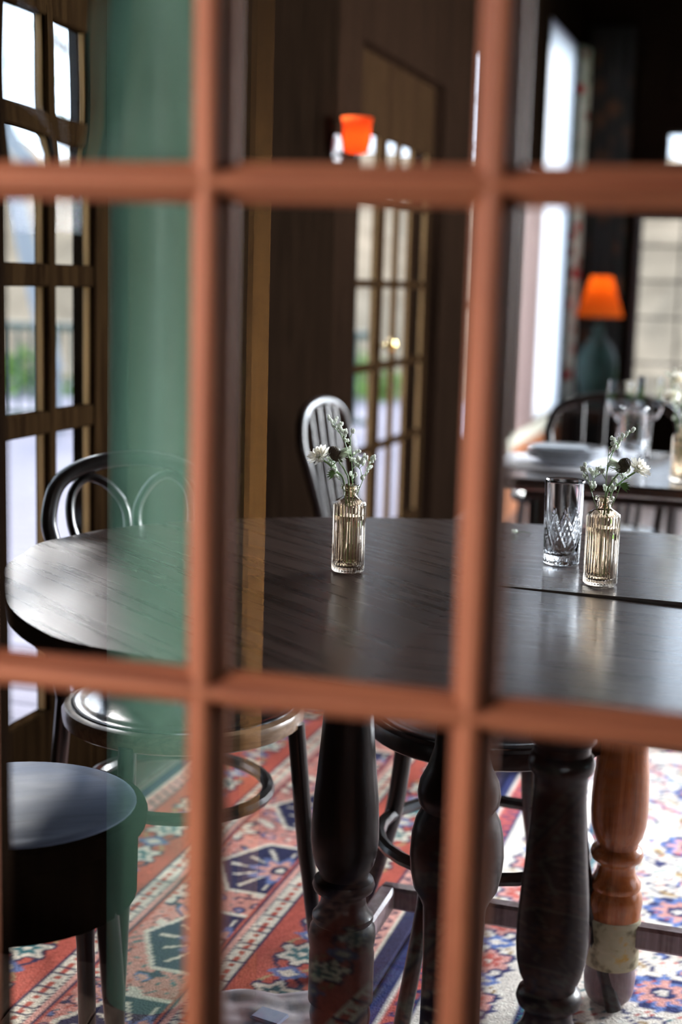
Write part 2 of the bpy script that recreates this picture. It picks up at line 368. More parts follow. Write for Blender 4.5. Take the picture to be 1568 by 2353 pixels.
# right wall at a = A1
wall_with_holes('wall_right', 'dark_wall', None, [(2.3, 4.4, 0.45, 2.6), (5.4, 7.8, 0.45, 2.6)], HZ, 0.15, ab(A1+0.15, 0), rl, 0.0, B1+0.15)
_c = MB(); _c.box(A0-0.14, A1+0.15, -0.2, B1+0.15, HZ, HZ+0.12); struct(_c.build('ceiling', 'ceiling', smooth=False, rotz=ROT))
# floor boards: one object per board near the camera
fl = stempty('floor', (0, 0, 0), ROT, 'dark grey-brown boarded floor under the rugs')
base = MB(); base.box(A0-0.14, A1+0.15, -0.3, B1+0.15, -0.06, -0.022); base.build('subfloor', 'floor', fl, smooth=False)
bm = MB(); bm.box(-0.0685, 0.0685, -4.9, 4.9, -0.022, 0.0, 0.002); b0 = bm.build('board', 'floor', fl, smooth=False)
k = 0; x = A0+0.07
while x < A1+0.1:
    if k == 0: b0.location = (x, 4.6, 0)
    else:
        c = b0.copy(); COL.objects.link(c); c.location = (x, 4.6+0.0, -0.0006*(k % 3))
    x += 0.14; k += 1
# skirting along the window wall (between the doors)
for i, (p, q) in enumerate([(2.9, 4.62), (5.78, 7.2)]):
    s_ = MB(); s_.box(A0, A0+0.02, p, q, 0.0, 0.14, 0.004); struct(s_.build('baseboard_left', 'dark_wood', smooth=False, rotz=ROT))

# glazed leaf: local x along the leaf, y = depth, z up
def leaf(parent, xs, zs, wx, wz, depth, matl, pane='win_pane', outer=None, zout=None, lit_edges=False):
    """xs = muntin/stile centres incl. ends, zs = bar centres incl. ends; outer = stile half widths"""
    x0, x1 = xs[0], xs[-1]; z0, z1 = zs[0], zs[-1]
    so = outer or wx
    for i, xx in enumerate(xs):
        edge = i in (0, len(xs)-1); hw = (so if edge else wx)/2
        mb = MB(); mb.box(xx-hw, xx+hw, -depth/2, depth/2, (zout[0] if edge else z0), (zout[1] if edge else z1), 0.004)
        mb.build('stile' if edge else 'upright_bar', matl, parent, smooth=False)
        if lit_edges:  # strips in the daylit colour along the sides of the bars
            for sg in ((1,) if i == 0 else (-1,) if i == len(xs)-1 else (-1, 1)):
                mb = MB(); e0, e1 = sorted((xx+sg*hw, xx+sg*(hw+0.005))); mb.box(e0, e1, -depth/2*0.35, depth/2*0.5, z0, z1, 0.001)
                mb.build('bead', 'bead', parent, smooth=False)
    for i, zz in enumerate(zs):
        edge = i in (0, len(zs)-1)
        if edge:
            lo, hi = (zout[0], zz+wz/2) if i == 0 else (zz-wz/2, zout[1])
        else: lo, hi = zz-wz/2, zz+wz/2
        mb = MB(); mb.box(x0+so/2, x1-so/2, -depth/2*0.96, depth/2*0.96, lo, hi, 0.004)
        mb.build('rail' if edge else 'level_bar', matl, parent, smooth=False)
    for i in range(len(xs)-1):
        for j in range(len(zs)-1):
            a = xs[i]+(so if i == 0 else wx)/2-0.003; b = xs[i+1]-(so if i+1 == len(xs)-1 else wx)/2+0.003
            mb = MB(); mb.box(a, b, -0.002, 0.002, zs[j]+wz/2-0.003, zs[j+1]-wz/2+0.003); mb.build('pane', pane, parent, smooth=False)
ZF = [0.252, 0.588, 0.888, 1.187, 1.49, 1.715]
d2 = stempty('door_2', ab(A0-0.05, 0), rl, 'glazed garden door with bars coloured golden on their daylit edges nearest the camera on the left')
leaf(d2, [2.155, 2.41, 2.617, 2.845], ZF, 0.034, 0.046, 0.034, 'win_wood', outer=0.09, zout=(0.01, 1.97), lit_edges=True)
d3 = stempty('door_3', ab(A0-0.05, 0), rl, 'glazed garden door with brass knob further along the dark wall')
leaf(d3, [4.69, 5.01], ZF, 0.03, 0.028, 0.026, 'win_wood', outer=0.05, zout=(0.01, 1.97), lit_edges=True)
leaf(d3, [5.05, 5.262, 5.462, 5.71], ZF, 0.022, 0.028, 0.026, 'win_wood', outer=0.05, zout=(0.01, 1.97), lit_edges=True)
kn = MB(); kn.lathe([(0.006, 0), (0.006, 0.03), (0.02, 0.035), (0.027, 0.05), (0.02, 0.065), (0.004, 0.07)], 16)
kb = kn.build('door_knob', 'brass', d3); kb.rotation_euler = (PI/2, 0, 0); kb.location = (5.035, -0.012, 0.965); kb['label'] = 'round brass knob'
w1 = stempty('window_1', ab(A0-0.05, 0), rl, 'tall bright white window near the far corner')
leaf(w1, [8.09, 8.99], [0.46, 2.64], 0.04, 0.04, 0.05, 'win_wood', outer=0.06, zout=(0.43, 2.67))
w4 = stempty('window_4', ab(A0-0.05, 0), rl); leaf(w4, [6.39, 6.75, 7.11], [0.46, 1.1, 1.7, 2.26], 0.03, 0.03, 0.05, 'win_wood', outer=0.06, zout=(0.43, 2.29))
# sheer sheet added in window_1 so that it reads blown-out white
bl = MB(); bl.box(8.07, 9.03, 0, 0.003, 0.44, 2.66); o = bl.build('added_blind', 'added_blind', w1, smooth=False); o['label'] = 'sheer white sheet added to whiten the window'; o.location = (0, -0.058, 0)
# far windows
w2 = stempty('window_2', ab(0, B1+0.06), ROT, 'low leaded window with square panes in the far wall')
leaf(w2, [-1.01, -0.735, -0.46, -0.185, 0.12], [0.49, 0.73, 1.02, 1.25, 1.47, 1.65], 0.013, 0.013, 0.03, 'lead', outer=0.05, zout=(0.465, 1.675))
w3 = stempty('window_3', ab(0, B1+0.06), ROT, 'bright upper window above the leaded one')
leaf(w3, [-0.86, -0.70], [1.945, 2.165], 0.02, 0.02, 0.04, 'lead', outer=0.02, zout=(1.935, 2.175))
leaf(w3, [-0.675, -0.15, 0.38], [1.96, 3.09], 0.03, 0.03, 0.04, 'lead', outer=0.03, zout=(1.935, 3.115))
w5 = stempty('window_5', ab(0, B1+0.06), ROT); leaf(w5, [0.58, 1.1, 1.63, 2.15, 2.67], [0.53, 1.2, 1.9, 3.08], 0.03, 0.03, 0.04, 'lead', outer=0.05, zout=(0.505, 3.115))
w6 = stempty('window_6', ab(A1+0.08, 0), rl); leaf(w6, [2.33, 3.0, 3.7, 4.37], [0.48, 1.2, 1.9, 2.57], 0.04, 0.04, 0.05, 'win_wood', outer=0.06, zout=(0.455, 2.595))
w7 = stempty('window_7', ab(A1+0.08, 0), rl); leaf(w7, [5.43, 6.2, 7.0, 7.77], [0.48, 1.2, 1.9, 2.57], 0.04, 0.04, 0.05, 'win_wood', outer=0.06, zout=(0.455, 2.595))
for (c, t, sx, sy) in [((A0-0.16, 2.5, 1.0), (0, 2.5, 1.0), 0.8, 2.0), ((A0-0.16, 5.2, 1.0), (0, 5.2, 1.0), 1.2, 2.0), ((A0-0.16, 6.75, 1.4), (0, 6.75, 1.4), 0.8, 1.9),
                       ((-0.3, B1+0.16, 1.6), (-0.3, 0, 1.6), 1.3, 2.4), ((1.6, B1+0.16, 1.6), (1.6, 0, 1.6), 2.2, 2.3),
                       ((A1+0.16, 3.35, 1.5), (0, 3.35, 1.5), 2.1, 2.2), ((A1+0.16, 6.6, 1.5), (0, 6.6, 1.5), 2.4, 2.2)]:
    portal(ab(*c), ab(*t), sx, sy)
# plaster reveal, pale strip beside window_1
t_ = MB(); t_.box(A0, A0+0.025, 7.45, 8.03, 0.42, 1.78, 0.004); struct(t_.build('trim_1', 'plaster', smooth=False, rotz=ROT), 'pale pink board beside the bright white window')
t_ = MB(); t_.box(A0, A0+0.012, 8.03, 8.055, 0.42, 2.72, 0.004); struct(t_.build('trim_2', 'win_wood', smooth=False, rotz=ROT), 'thin wooden strip edging the bright white window')
# window ledge: flush panel under the bright window
ws = thing('window_ledge', 'orange pine panelled ledge with cream top under the bright white window', 'ledge', ab(A0+0.001, 8.0), ROT)
p_ = MB(); p_.box(0, 0.045, -1.0, 1.02, 0, 0.335, 0.004); p_.build('base', 'orange_wood', ws, smooth=False)
p_ = MB(); p_.box(0, 0.055, -1.01, 1.03, 0.335, 0.355, 0.004); p_.build('ledge_board', 'orange_wood', ws, smooth=False)
p_ = MB(); p_.box(0, 0.05, -1.0, 1.02, 0.355, 0.425, 0.012); p_.build('cushion', 'cream', ws)
# curtains
def curtain(name, mt, a0, b0, a1, b1, z0, z1, folds, amp, label):
    n = folds*8; vs = []; dx, dy = a1-a0, b1-b0; L = math.hypot(dx, dy); nx, ny = -dy/L, dx/L
    for zi in range(9):
        z = z0+(z1-z0)*zi/8
        for i in range(n+1):
            t = i/n; am = amp*(0.75+0.25*math.sin(zi*1.7+t*9))*math.sin(2*PI*folds*t)
            vs.append((a0+dx*t+nx*am, b0+dy*t+ny*am, z))
    fs = [(r*(n+1)+i, r*(n+1)+i+1, (r+1)*(n+1)+i+1, (r+1)*(n+1)+i) for r in range(8) for i in range(n)]
    mb = MB().add(vs, fs); o = mb.build(name, mt, rotz=ROT)
    sd = o.modifiers.new('thick', 'SOLIDIFY'); sd.thickness = 0.004
    return tag(o, label, 'curtain')
curtain('curtain', 'floral', A0+0.045, 9.05, A0+0.06, 9.22, 0.45, 2.66, 3, 0.02, 'white floral curtain with red flowers beside the bright white window')
curtain('curtain', 'dark_curtain', -1.36, B1-0.06, -1.08, B1-0.05, 0.2, 2.8, 4, 0.02, 'dark patterned curtain behind the orange table lamp')

# ================================================================== outside
g = MB(); g.box(-60, 60, -30, 90, -0.35, -0.30); struct(g.build('ground', 'lawn', smooth=False))
dk = stempty('trim_3', ab(0, 0), ROT, 'pale lilac-grey deck outside the glazed doors')
bmk = MB(); bmk.box(-12.2, A0-0.15, -0.068, 0.068, -0.14, -0.06, 0.004); bd = bmk.build('deck_board', 'deck', dk, smooth=False)
y = 0.6; first = True
while y < 15:
    if first: bd.location = (0, y, 0); first = False
    else:
        c = bd.copy(); COL.objects.link(c); c.location = (0, y, 0)
    y += 0.145
rl_ = thing('deck_railing', 'dark teal railing with thin balusters along the far edge of the deck', 'railing', (0, 11.6, -0.06))
r_ = MB(); r_.box(-6.5, 0.2, -0.04, 0.04, 0.80, 0.86, 0.005); r_.build('top_rail', 'rail', rl_, smooth=False)
r_ = MB(); r_.box(-6.5, 0.2, -0.025, 0.025, 0.10, 0.15, 0.004); r_.build('bottom_rail', 'rail', rl_, smooth=False)
r_ = MB(); r_.box(-0.012, 0.012, -0.012, 0.012, 0.15, 0.80); bal = r_.build('baluster', 'rail', rl_, smooth=False); bal.location = (-6.4, 0, 0)
for i in range(1, 60):
    c = bal.copy(); COL.objects.link(c); c.location = (-6.4+0.11*i, 0, 0)
r_ = MB(); r_.box(-0.045, 0.045, -0.045, 0.045, 0, 0.95, 0.005); po = r_.build('post', 'rail', rl_, smooth=False); po.location = (-5.1, 0, 0)
for i in range(1, 4):
    c = po.copy(); COL.objects.link(c); c.location = (-5.1+1.65*i, 0, 0)
r_ = MB(); r_.tube([(-2.75, 11.3, 2.4), (-2.30, 11.3, 0.42)], 0.075, 10); r_.tube([(-2.30, 11.3, 0.44), (-2.28, 11.3, -0.06)], 0.05, 10)
tag(r_.build('leaning_pole', 'white_paint'), 'white leaning pole in front of the deck railing', 'pole')
# bank behind
N = 60; vs = []; fs = []
for j in range(14):
    for i in range(N+1):
        x = -26+52*i/N; yy = 17+j*1.5
        h = -0.3+4.9*(1-math.exp(-j/6.0))+0.35*math.sin(x*0.7+j)+0.25*math.sin(x*1.9+2*j)
        vs.append((x, yy+0.8*math.sin(x*0.4), h if j else -0.35))
for j in range(13):
    for i in range(N): fs.append((j*(N+1)+i, j*(N+1)+i+1, (j+1)*(N+1)+i+1, (j+1)*(N+1)+i))
struct(MB().add(vs, fs).build('ground', 'bank'), 'dry brown leafy bank beyond the garden')
def tree(x, y, z, h, r, label, leafy, seed):
    rnd = random.Random(seed); t = thing('tree', label, 'tree', (x, y, z), 0, 'trees on the bank')
    tk = MB(); lean = rnd.uniform(-0.3, 0.3)
    tk.tube(spline([(0, 0, -0.2), (lean*0.3, 0, h*0.4), (lean, 0, h)], 5), [r*(1-0.06*i) for i in range(11)], 8); tk.build('trunk', 'bark', t)
    bm_ = MB()
    for i in range(16):
        a = rnd.uniform(0, 2*PI); zz = h*rnd.uniform(0.3, 0.95); L = rnd.uniform(0.6, 1.8)
        p0 = Vector((lean*zz/h, 0, zz)); p1 = p0+Vector((math.cos(a)*L, math.sin(a)*L, rnd.uniform(0.1, 0.9)))
        bm_.tube([p0, (p0+p1)/2+Vector((0, 0, 0.1)), p1], [0.05, 0.03, 0.012], 5)
        for q in range(4):
            p2 = p1+Vector((rnd.uniform(-.7, .7), rnd.uniform(-.7, .7), rnd.uniform(-.3, .6))); bm_.tube([p1, p2], [0.014, 0.006], 4)
    bm_.build('branches', 'bark', t)
    if leafy:
        lf = MB()
        for i in range(600):
            c = Vector((rnd.gauss(0, 0.9)+lean, rnd.gauss(0, 0.9), h*0.62+rnd.gauss(0, h*0.2))); s = rnd.uniform(0.05, 0.12)
            d1 = Vector((rnd.uniform(-1, 1), rnd.uniform(-1, 1), rnd.uniform(-1, 1))).normalized()*s; d2_ = d1.cross(Vector((rnd.random(), rnd.random(), 1))).normalized()*s*0.6
            lf.add([c-d1, c-d2_, c+d1, c+d2_], [(0, 1, 2, 3)])
        o = lf.build('leaves', 'foliage', t, smooth=False); o['kind'] = 'stuff'
TL = ['leafy spring tree on the near bank left of the leaning pole', 'bare slender tree high on the bank behind the leaning pole', 'short leafy tree right behind the deck railing beside the leaning pole',
      'bare slender tree high on the bank seen through the brass-knobbed garden door', 'short bare tree low on the bank in line with the bright white window', 'bare tree high on the bank left of the leaded window view',
      'bare tree low on the bank right of the leaded window view', 'leafy tree high on the bank at the far right', 'tallest leafy tree on the bank at the far left']
for i, (x, y, z, h, r, lf) in enumerate([(-7.0, 20.5, 1.5, 5, .16, 1), (-4.1, 28, 3.0, 6, .14, 0), (-2.4, 19.5, 1.3, 4, .12, 1), (0.6, 28, 3.0, 5.5, .15, 0), (2.6, 20.5, 1.5, 4.5, .13, 0),
                                         (5.6, 28, 3.0, 5, .16, 0), (7.2, 20.5, 1.5, 5, .15, 0), (10.6, 27, 2.9, 5, .12, 1), (-12, 24, 2.5, 6, .2, 1)]):
    tree(x, y, z, h, r, TL[i], lf, 40+i)
for i, (x, y, z, rr) in enumerate([(-3.45, 15.0, -0.3, .72), (-1.9, 15.4, -0.3, .7), (-5.4, 15.6, -0.3, .95), (-0.0, 15.5, -0.3, .8)]):
    rnd = random.Random(90+i); lf = MB()
    for q in range(700):
        v = Vector((rnd.gauss(0, 1), rnd.gauss(0, 1), abs(rnd.gauss(0, 1)))).normalized()*rr*rnd.uniform(0.6, 1); s = 0.07
        d1 = Vector((rnd.uniform(-1, 1), rnd.uniform(-1, 1), rnd.uniform(-1, 1))).normalized()*s; d2_ = d1.cross(Vector((rnd.random(), rnd.random(), 1))).normalized()*s*0.6
        lf.add([v-d1, v-d2_, v+d1, v+d2_], [(0, 1, 2, 3)])
    o = lf.build('shrub', 'foliage', smooth=False, loc=(x, y, z)); tag(o, ['low green shrub seen through the left column of door panes beyond the railing', 'low green shrub seen through the second column of door panes beyond the railing', 'widest low green shrub, hidden mostly by the left window bars', 'low green shrub farthest to the right beyond the railing'][i], 'shrub', 'shrubs beyond the railing')

# ================================================================== hall side (behind the glazed door)
struct(MB().box(-2.35, -2.2, -2.6, 0.98, 0, HZ).build('wall_left', 'hall_wall', smooth=False))
struct(MB().box(-2.35, 2.6, -2.75, -2.6, 0, HZ).build('wall_near', 'hall_wall', smooth=False))
struct(MB().box(2.3, 2.45, -2.6, 0.3, 0, HZ).build('wall_right', 'hall_wall', smooth=False))
struct(MB().box(-2.35, 2.6, -2.75, 0.9, HZ, HZ+0.1).build('ceiling', 'ceiling', smooth=False))
struct(MB().box(-2.35, 2.6, -2.75, 0.98, -0.065, -0.004).build('floor', 'hall_wall', smooth=False))
struct(MB().box(-1.32, -0.78, -1.6, -1.54, 0, 2.1, 0.01).build('trim_4', wood('brown_panel', (0.05, 0.024, 0.014), (0.10, 0.05, 0.03), 2, rough=0.7, spec=0.1), smooth=False), 'brown wooden panel behind the photographer')
gp = MB(); gp.lathe([(0.073, 0), (0.073, 2.95)], 48, cap=True); struct(gp.build('trim_5', 'green', loc=(-0.821, 0.028, -0.004)), 'green painted post mirrored in the left glass panes')
gp = MB(); gp.box(-0.017, 0.017, -0.02, 0.02, 0, 2.95, 0.006); struct(gp.build('trim_6', wood('dark_golden_wood', (0.022, 0.010, 0.003), (0.05, 0.024, 0.007), 2, rough=0.7, spec=0.0), smooth=False, loc=(-0.675, -0.03, -0.004), rotz=0.5), 'slim golden wooden post mirrored in the middle panes')
# partition between hall and dining room, in the plane of the door
RD = math.atan2(-0.23, 0.973)
def du(u, off=0.0, z=0.0):   # a point in the door plane: u along it, off towards the dining room
    return (0.973*u+0.2238+0.23*off, -0.23*u+0.9467+0.973*off, z)
pw = MB(); pw.box(-2.6, -0.70, -0.02, 0.08, 0, HZ); pw.box(-0.70, 0.46, -0.02, 0.08, 2.16, HZ); pw.box(0.46, 3.6, -0.02, 0.08, 0, HZ)
struct(pw.build('wall_near', 'dark_wall', smooth=False, loc=du(0), rotz=RD))
jb = MB(); jb.box(-0.70, -0.546, 0.05, 0.12, 0.0, 2.16, 0.004); struct(jb.build('trim_7', 'dark_wall', smooth=False, loc=du(0), rotz=RD), 'black-brown door jamb at the left edge behind the bars')
# moulded glazing bars
PROF = [(0.0168, 0.0006), (0.0158, 0.004), (0.0145, 0.0062), (0.0128, 0.0075), (0.0105, 0.0095), (0.0088, 0.0125), (0.0080, 0.0150), (0.0062, 0.0152), (0.0055, 0.0180), (0.0030, 0.0195), (0.0, 0.0200)]
prof = [(x, -d) for x, d in PROF]+[(-x, -d) for x, d in reversed(PROF[:-1])]
prof = prof+[(-x*0.9, -d*0.45) for x, d in prof]
def bar(vertical, pos, lo, hi, sc):
    vs = []; n = len(prof)
    for e in (lo, hi):
        for (x, d) in prof: vs.append((pos+x*sc, d, e) if vertical else (e, d, pos+x*sc))
    fs = [tuple(range(n)), tuple(range(n, 2*n))]+[(i, (i+1) % n, n+(i+1) % n, n+i) for i in range(n)]
    if vertical: fs = [tuple(reversed(f)) for f in fs]
    return MB().add(vs, fs)
def bar_obj(vertical, pos, lo, hi, sc, name, mt):
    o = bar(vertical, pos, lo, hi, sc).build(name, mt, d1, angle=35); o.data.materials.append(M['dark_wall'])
    for p in o.data.polygons:      # dining-room side coloured almost black for its shade
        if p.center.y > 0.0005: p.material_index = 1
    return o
d1 = stempty('door_1', du(0), RD, 'reddish-brown moulded glazing bars of the near door, out of focus')
US = [-0.526, -0.327, -0.128, 0.071, 0.270]; ZS = [0.161, 0.526, 0.891, 1.256, 1.621, 1.986]
for u in US[1:-1]: bar_obj(True, u, ZS[0], ZS[-1], 0.98, 'upright_bar', 'door_wood_v')
for z in ZS[1:-1]: bar_obj(False, z, US[0], US[-1], 0.84, 'level_bar', 'door_wood_h')
for a, b in ((-0.62, -0.510), (0.255, 0.37)):
    MB().box(a, b, -0.022, 0.022, 0.02, 2.12, 0.004).build('stile', 'door_wood_v', d1, smooth=False)
MB().box(-0.510, 0.255, -0.022, 0.022, 0.02, 0.176, 0.004).build('rail', 'door_wood_h', d1, smooth=False)
MB().box(-0.510, 0.255, -0.022, 0.022, 1.972, 2.12, 0.004).build('rail', 'door_wood_h', d1, smooth=False)
def wavy_pane(x0, x1, z0, z1, seed, amp):
    rnd = random.Random(seed); n = 44; m_ = 44; ph = [rnd.uniform(0, 6.28) for _ in range(8)]
    vs = []
    for side in (-1, 1):
        for j in range(m_+1):
            for i in range(n+1):
                x = x0+(x1-x0)*i/n; z = z0+(z1-z0)*j/m_
                d = 0.0016*side
                if side == 1:
                    edge = math.exp(-(z-z0)/0.018)
                    d += amp*(math.sin(x*38+ph[0]+z*9)*0.7+math.sin(z*31+ph[1]+x*17)*0.45+math.sin(x*75+z*38+ph[2])*0.18) + amp*2.6*edge*math.sin(x*60+ph[3])
                vs.append((x, d, z))
    K = (n+1)*(m_+1); fs = []
    for j in range(m_):
        for i in range(n):
            a = j*(n+1)+i; fs.append((a, a+1, a+n+2, a+n+1)); fs.append((K+a, K+a+n+1, K+a+n+2, K+a+1))
    for i in range(n): fs.append((i, K+i, K+i+1, i+1)); a = m_*(n+1)+i; fs.append((a, a+1, K+a+1, K+a))
    for j in range(m_):
        a = j*(n+1); fs.append((a, a+n+1, K+a+n+1, K+a)); a += n; fs.append((a, K+a, K+a+n+1, a+n+1))
    return MB().add(vs, fs)
for i in range(4):
    for j in range(5):
        x0, x1, z0, z1 = US[i]+0.008, US[i+1]-0.008, ZS[j]+0.006, ZS[j+1]-0.006
        if j == 3 and i == 0:
            wavy_pane(x0, x1, z0, z1, 5, 0.00026).build('pane', 'pane_old', d1, angle=180)['label'] = 'old rippled pane that bends the view'
        else: MB().box(x0, x1, -0.0004, 0.0004, z0, z1).build('pane', 'pane', d1, smooth=False)

# ================================================================== rugs
def rug_colors(S, T, Wd, L, pal, seed, field_pink=False):
    hx = 1 if field_pink else 0.0
    cream, navy, red, blue, pink, tan, teal = [np.array(c) for c in pal[:7]]
    C = np.zeros(S.shape+(3,)); C[:] = pal[7]
    def put(mask, col): C[mask] = col
    # ---- field
    per = 0.34; u = (S+0.05) % per-per/2; v = (T+0.08) % per-per/2
    r = np.hypot(u, v); th = np.arctan2(v, u)
    f = np.sin(2*PI*S/0.115+1.7*np.sin(2*PI*T/0.17))+np.sin(2*PI*T/0.105+1.6*np.sin(2*PI*S/0.19))+0.5*np.sin(2*PI*(S+T)/0.06)
    put(f > (1.25 if field_pink else 1.55), blue); put(f > (1.7 if field_pink else 1.9), pink); put(np.abs(f-1.25) < 0.16, navy); put(np.abs(f+1.15) < 0.14, navy); put(f < -1.75, tan if not field_pink else cream)
    g_ = np.sin(2*PI*S/0.05+np.sin(2*PI*T/0.08)*2)*np.sin(2*PI*T/0.055+np.sin(2*PI*S/0.09)*2)
    put((g_ > 0.80) & (np.abs(f) < 1), red); put((g_ < -0.86) & (np.abs(f) < 1), teal)
    hexd = np.maximum(np.abs(u)*0.87+np.abs(v)*0.5, np.abs(v))+(0 if field_pink else 0.055)
    put(hexd < 0.125, cream); put(hexd < 0.115, navy); put(hexd < 0.098, red if not field_pink else navy); put((hexd < 0.096) & (np.abs(np.sin(6*th)) < 0.25), cream)
    put(r < 0.055*(1+0.28*np.cos(8*th)), blue); put(r < 0.040*(1+0.28*np.cos(8*th)), pink); put(r < 0.022, navy); put(r < 0.010, cream)
    # rosettes between medallions
    u2 = (S+0.05+per/2) % per-per/2; v2 = (T+0.08+per/2) % per-per/2; r2 = np.hypot(u2, v2); t2 = np.arctan2(v2, u2)
    put(r2 < 0.050*(1+0.3*np.cos(6*t2)), navy); put(r2 < 0.040*(1+0.3*np.cos(6*t2)), pink if not field_pink else cream); put(r2 < 0.02*(1+0.3*np.cos(6*t2)), red); put(r2 < 0.008, cream)
    # ---- border
    dS = np.minimum(S, Wd-S); dT = np.minimum(T, L-T); d = np.minimum(dS, dT); al = np.where(dS < dT, T, S)
    B = 0.30; put(d < B, red if field_pink else cream)
    m = d < B
    p = 0.15; q = (al % p)-p/2; e = d-0.155; rr = np.hypot(q, e); tt = np.arctan2(e, q)
    vine = np.abs(e-0.035*np.sin(2*PI*al/p)) < 0.005; put(m & vine, navy)
    vine = np.abs(e+0.035*np.sin(2*PI*al/p)) < 0.004; put(m & vine, tan)
    put(m & (rr < 0.046*(1+0.22*np.cos(6*tt))), navy); put(m & (rr < 0.037*(1+0.22*np.cos(6*tt))), cream if field_pink else pink); put(m & (rr < 0.022*(1+0.3*np.cos(6*tt))), teal if field_pink else red); put(m & (rr < 0.008), cream)
    q3 = ((al+p/2) % p)-p/2; put(m & (np.abs(q3)+np.abs(e)*0.7 < 0.028), blue); put(m & (np.abs(q3)+np.abs(e)*0.7 < 0.014), cream)
    def stripe(a, b, col): put((d >= a) & (d < b), col)
    stripe(0, 0.03, navy); stripe(0.03, 0.036, cream); stripe(0.036, 0.075, red if not field_pink else pink)
    z = np.abs(((al % 0.036)/0.036)-0.5)*2; put((d >= 0.04) & (d < 0.072) & (np.abs((d-0.056)/0.016-(z*2-1)) < 0.35), navy)
    stripe(0.075, 0.081, navy); stripe(0.236, 0.242, navy)
    stripe(0.242, 0.272, cream if field_pink else teal); put((d >= 0.242) & (d < 0.272) & ((((al % 0.024)-0.012)**2+(d-0.257)**2) < 0.00006), red)
    put((d >= 0.242) & (d < 0.272) & (np.abs(al % 0.024) < 0.003), navy)
    stripe(0.272, 0.282, navy); put((d >= 0.275) & (d < 0.279) & ((al % 0.012) < 0.006), cream); stripe(0.282, 0.290, pink); stripe(0.290, 0.296, navy)
    rnd = np.random.RandomState(seed); C *= (1+0.10*rnd.randn(*S.shape))[..., None]
    C *= (1+0.07*np.sin(T*31+3*np.sin(S*5)))[..., None]
    return np.clip(C, 0.004, 0.95)
def make_rug(name, a0, a1, b0, b1, cell, pal, seed, label, field_pink, rotz=ROT, loc=(0, 0, 0), z=0.009, gain=1.0, off=(0, 0), full=None):
    nx, ny = int((a1-a0)/cell), int((b1-b0)/cell)
    xs = np.linspace(a0, a1, nx+1); ys = np.linspace(b0, b1, ny+1); X, Y = np.meshgrid(xs, ys)
    Zt = z+0.0012*np.sin(X*9+Y*4)
    top = np.stack([X, Y, Zt], -1).reshape(-1, 3)
    idx = np.arange((nx+1)*(ny+1)).reshape(ny+1, nx+1)
    q = np.stack([idx[:-1, :-1], idx[:-1, 1:], idx[1:, 1:], idx[1:, :-1]], -1).reshape(-1, 4)
    ring = np.concatenate([idx[0, :-1], idx[:-1, -1], idx[-1, :0:-1], idx[:0:-1, 0]])
    low = top[ring].copy(); low[:, 2] = 0.0005; n0 = len(top); k_ = len(ring)
    side = np.array([[ring[i], n0+i, n0+(i+1) % k_, ring[(i+1) % k_]] for i in range(k_)])
    V = np.concatenate([top, low]); F_ = np.concatenate([q, side])
    me = bpy.data.meshes.new(name); me.vertices.add(len(V)); me.vertices.foreach_set('co', V.ravel())
    me.loops.add(F_.size); me.loops.foreach_set('vertex_index', F_.ravel())
    me.polygons.add(len(F_)); me.polygons.foreach_set('loop_start', np.arange(0, F_.size, 4)); me.update(calc_edges=True)
    C = rug_colors(X-a0, Y-b0, a1-a0, b1-b0, pal, seed, field_pink).reshape(-1, 3); C = np.concatenate([C, C[ring]])
    at = me.color_attributes.new('Col', 'FLOAT_COLOR', 'POINT'); at.data.foreach_set('color', np.concatenate([C, np.ones((len(C), 1))], 1).ravel())
    me.polygons.foreach_set('use_smooth', [True]*len(F_)); me.materials.append(M['rug'])
    o = bpy.data.objects.new(name, me); COL.objects.link(o); o.rotation_euler[2] = rotz; o.location = loc
    return tag(o, label, 'rug')
M['rug'] = attr_mat('woven_wool_pile', gain=1.2)
cream_, navy_, red_, blue_, pink_, tan_, teal_ = (0.70, 0.62, 0.50), (0.03, 0.03, 0.075), (0.47, 0.10, 0.07), (0.13, 0.17, 0.33), (0.66, 0.33, 0.27), (0.42, 0.29, 0.15), (0.05, 0.16, 0.17)
PAL_R = [cream_, navy_, red_, blue_, pink_, tan_, teal_, (0.62, 0.27, 0.22)]
PAL_C = [(0.80, 0.74, 0.66), (0.03, 0.04, 0.14), (0.58, 0.12, 0.10), (0.14, 0.22, 0.50), (0.72, 0.36, 0.32), tan_, (0.07, 0.22, 0.25), (0.80, 0.74, 0.66)]
make_rug('persian_rug', -1.375, -0.60, 1.12, 5.2, 0.0055, PAL_R, 3, 'red and navy patterned rug under the round end of the table', True)
make_rug('persian_rug', -0.595, 1.65, 1.22, 6.6, 0.0075, PAL_C, 4, 'cream rug with blue and red scrollwork under the turned table legs', False)
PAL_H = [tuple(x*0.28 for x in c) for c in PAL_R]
make_rug('persian_rug', -0.75, 0.75, -1.6, 0.72, 0.009, PAL_H, 5, 'red patterned rug at the photographer\'s feet mirrored in the door glass', True, rotz=0.0, loc=(0, 0, -0.004))

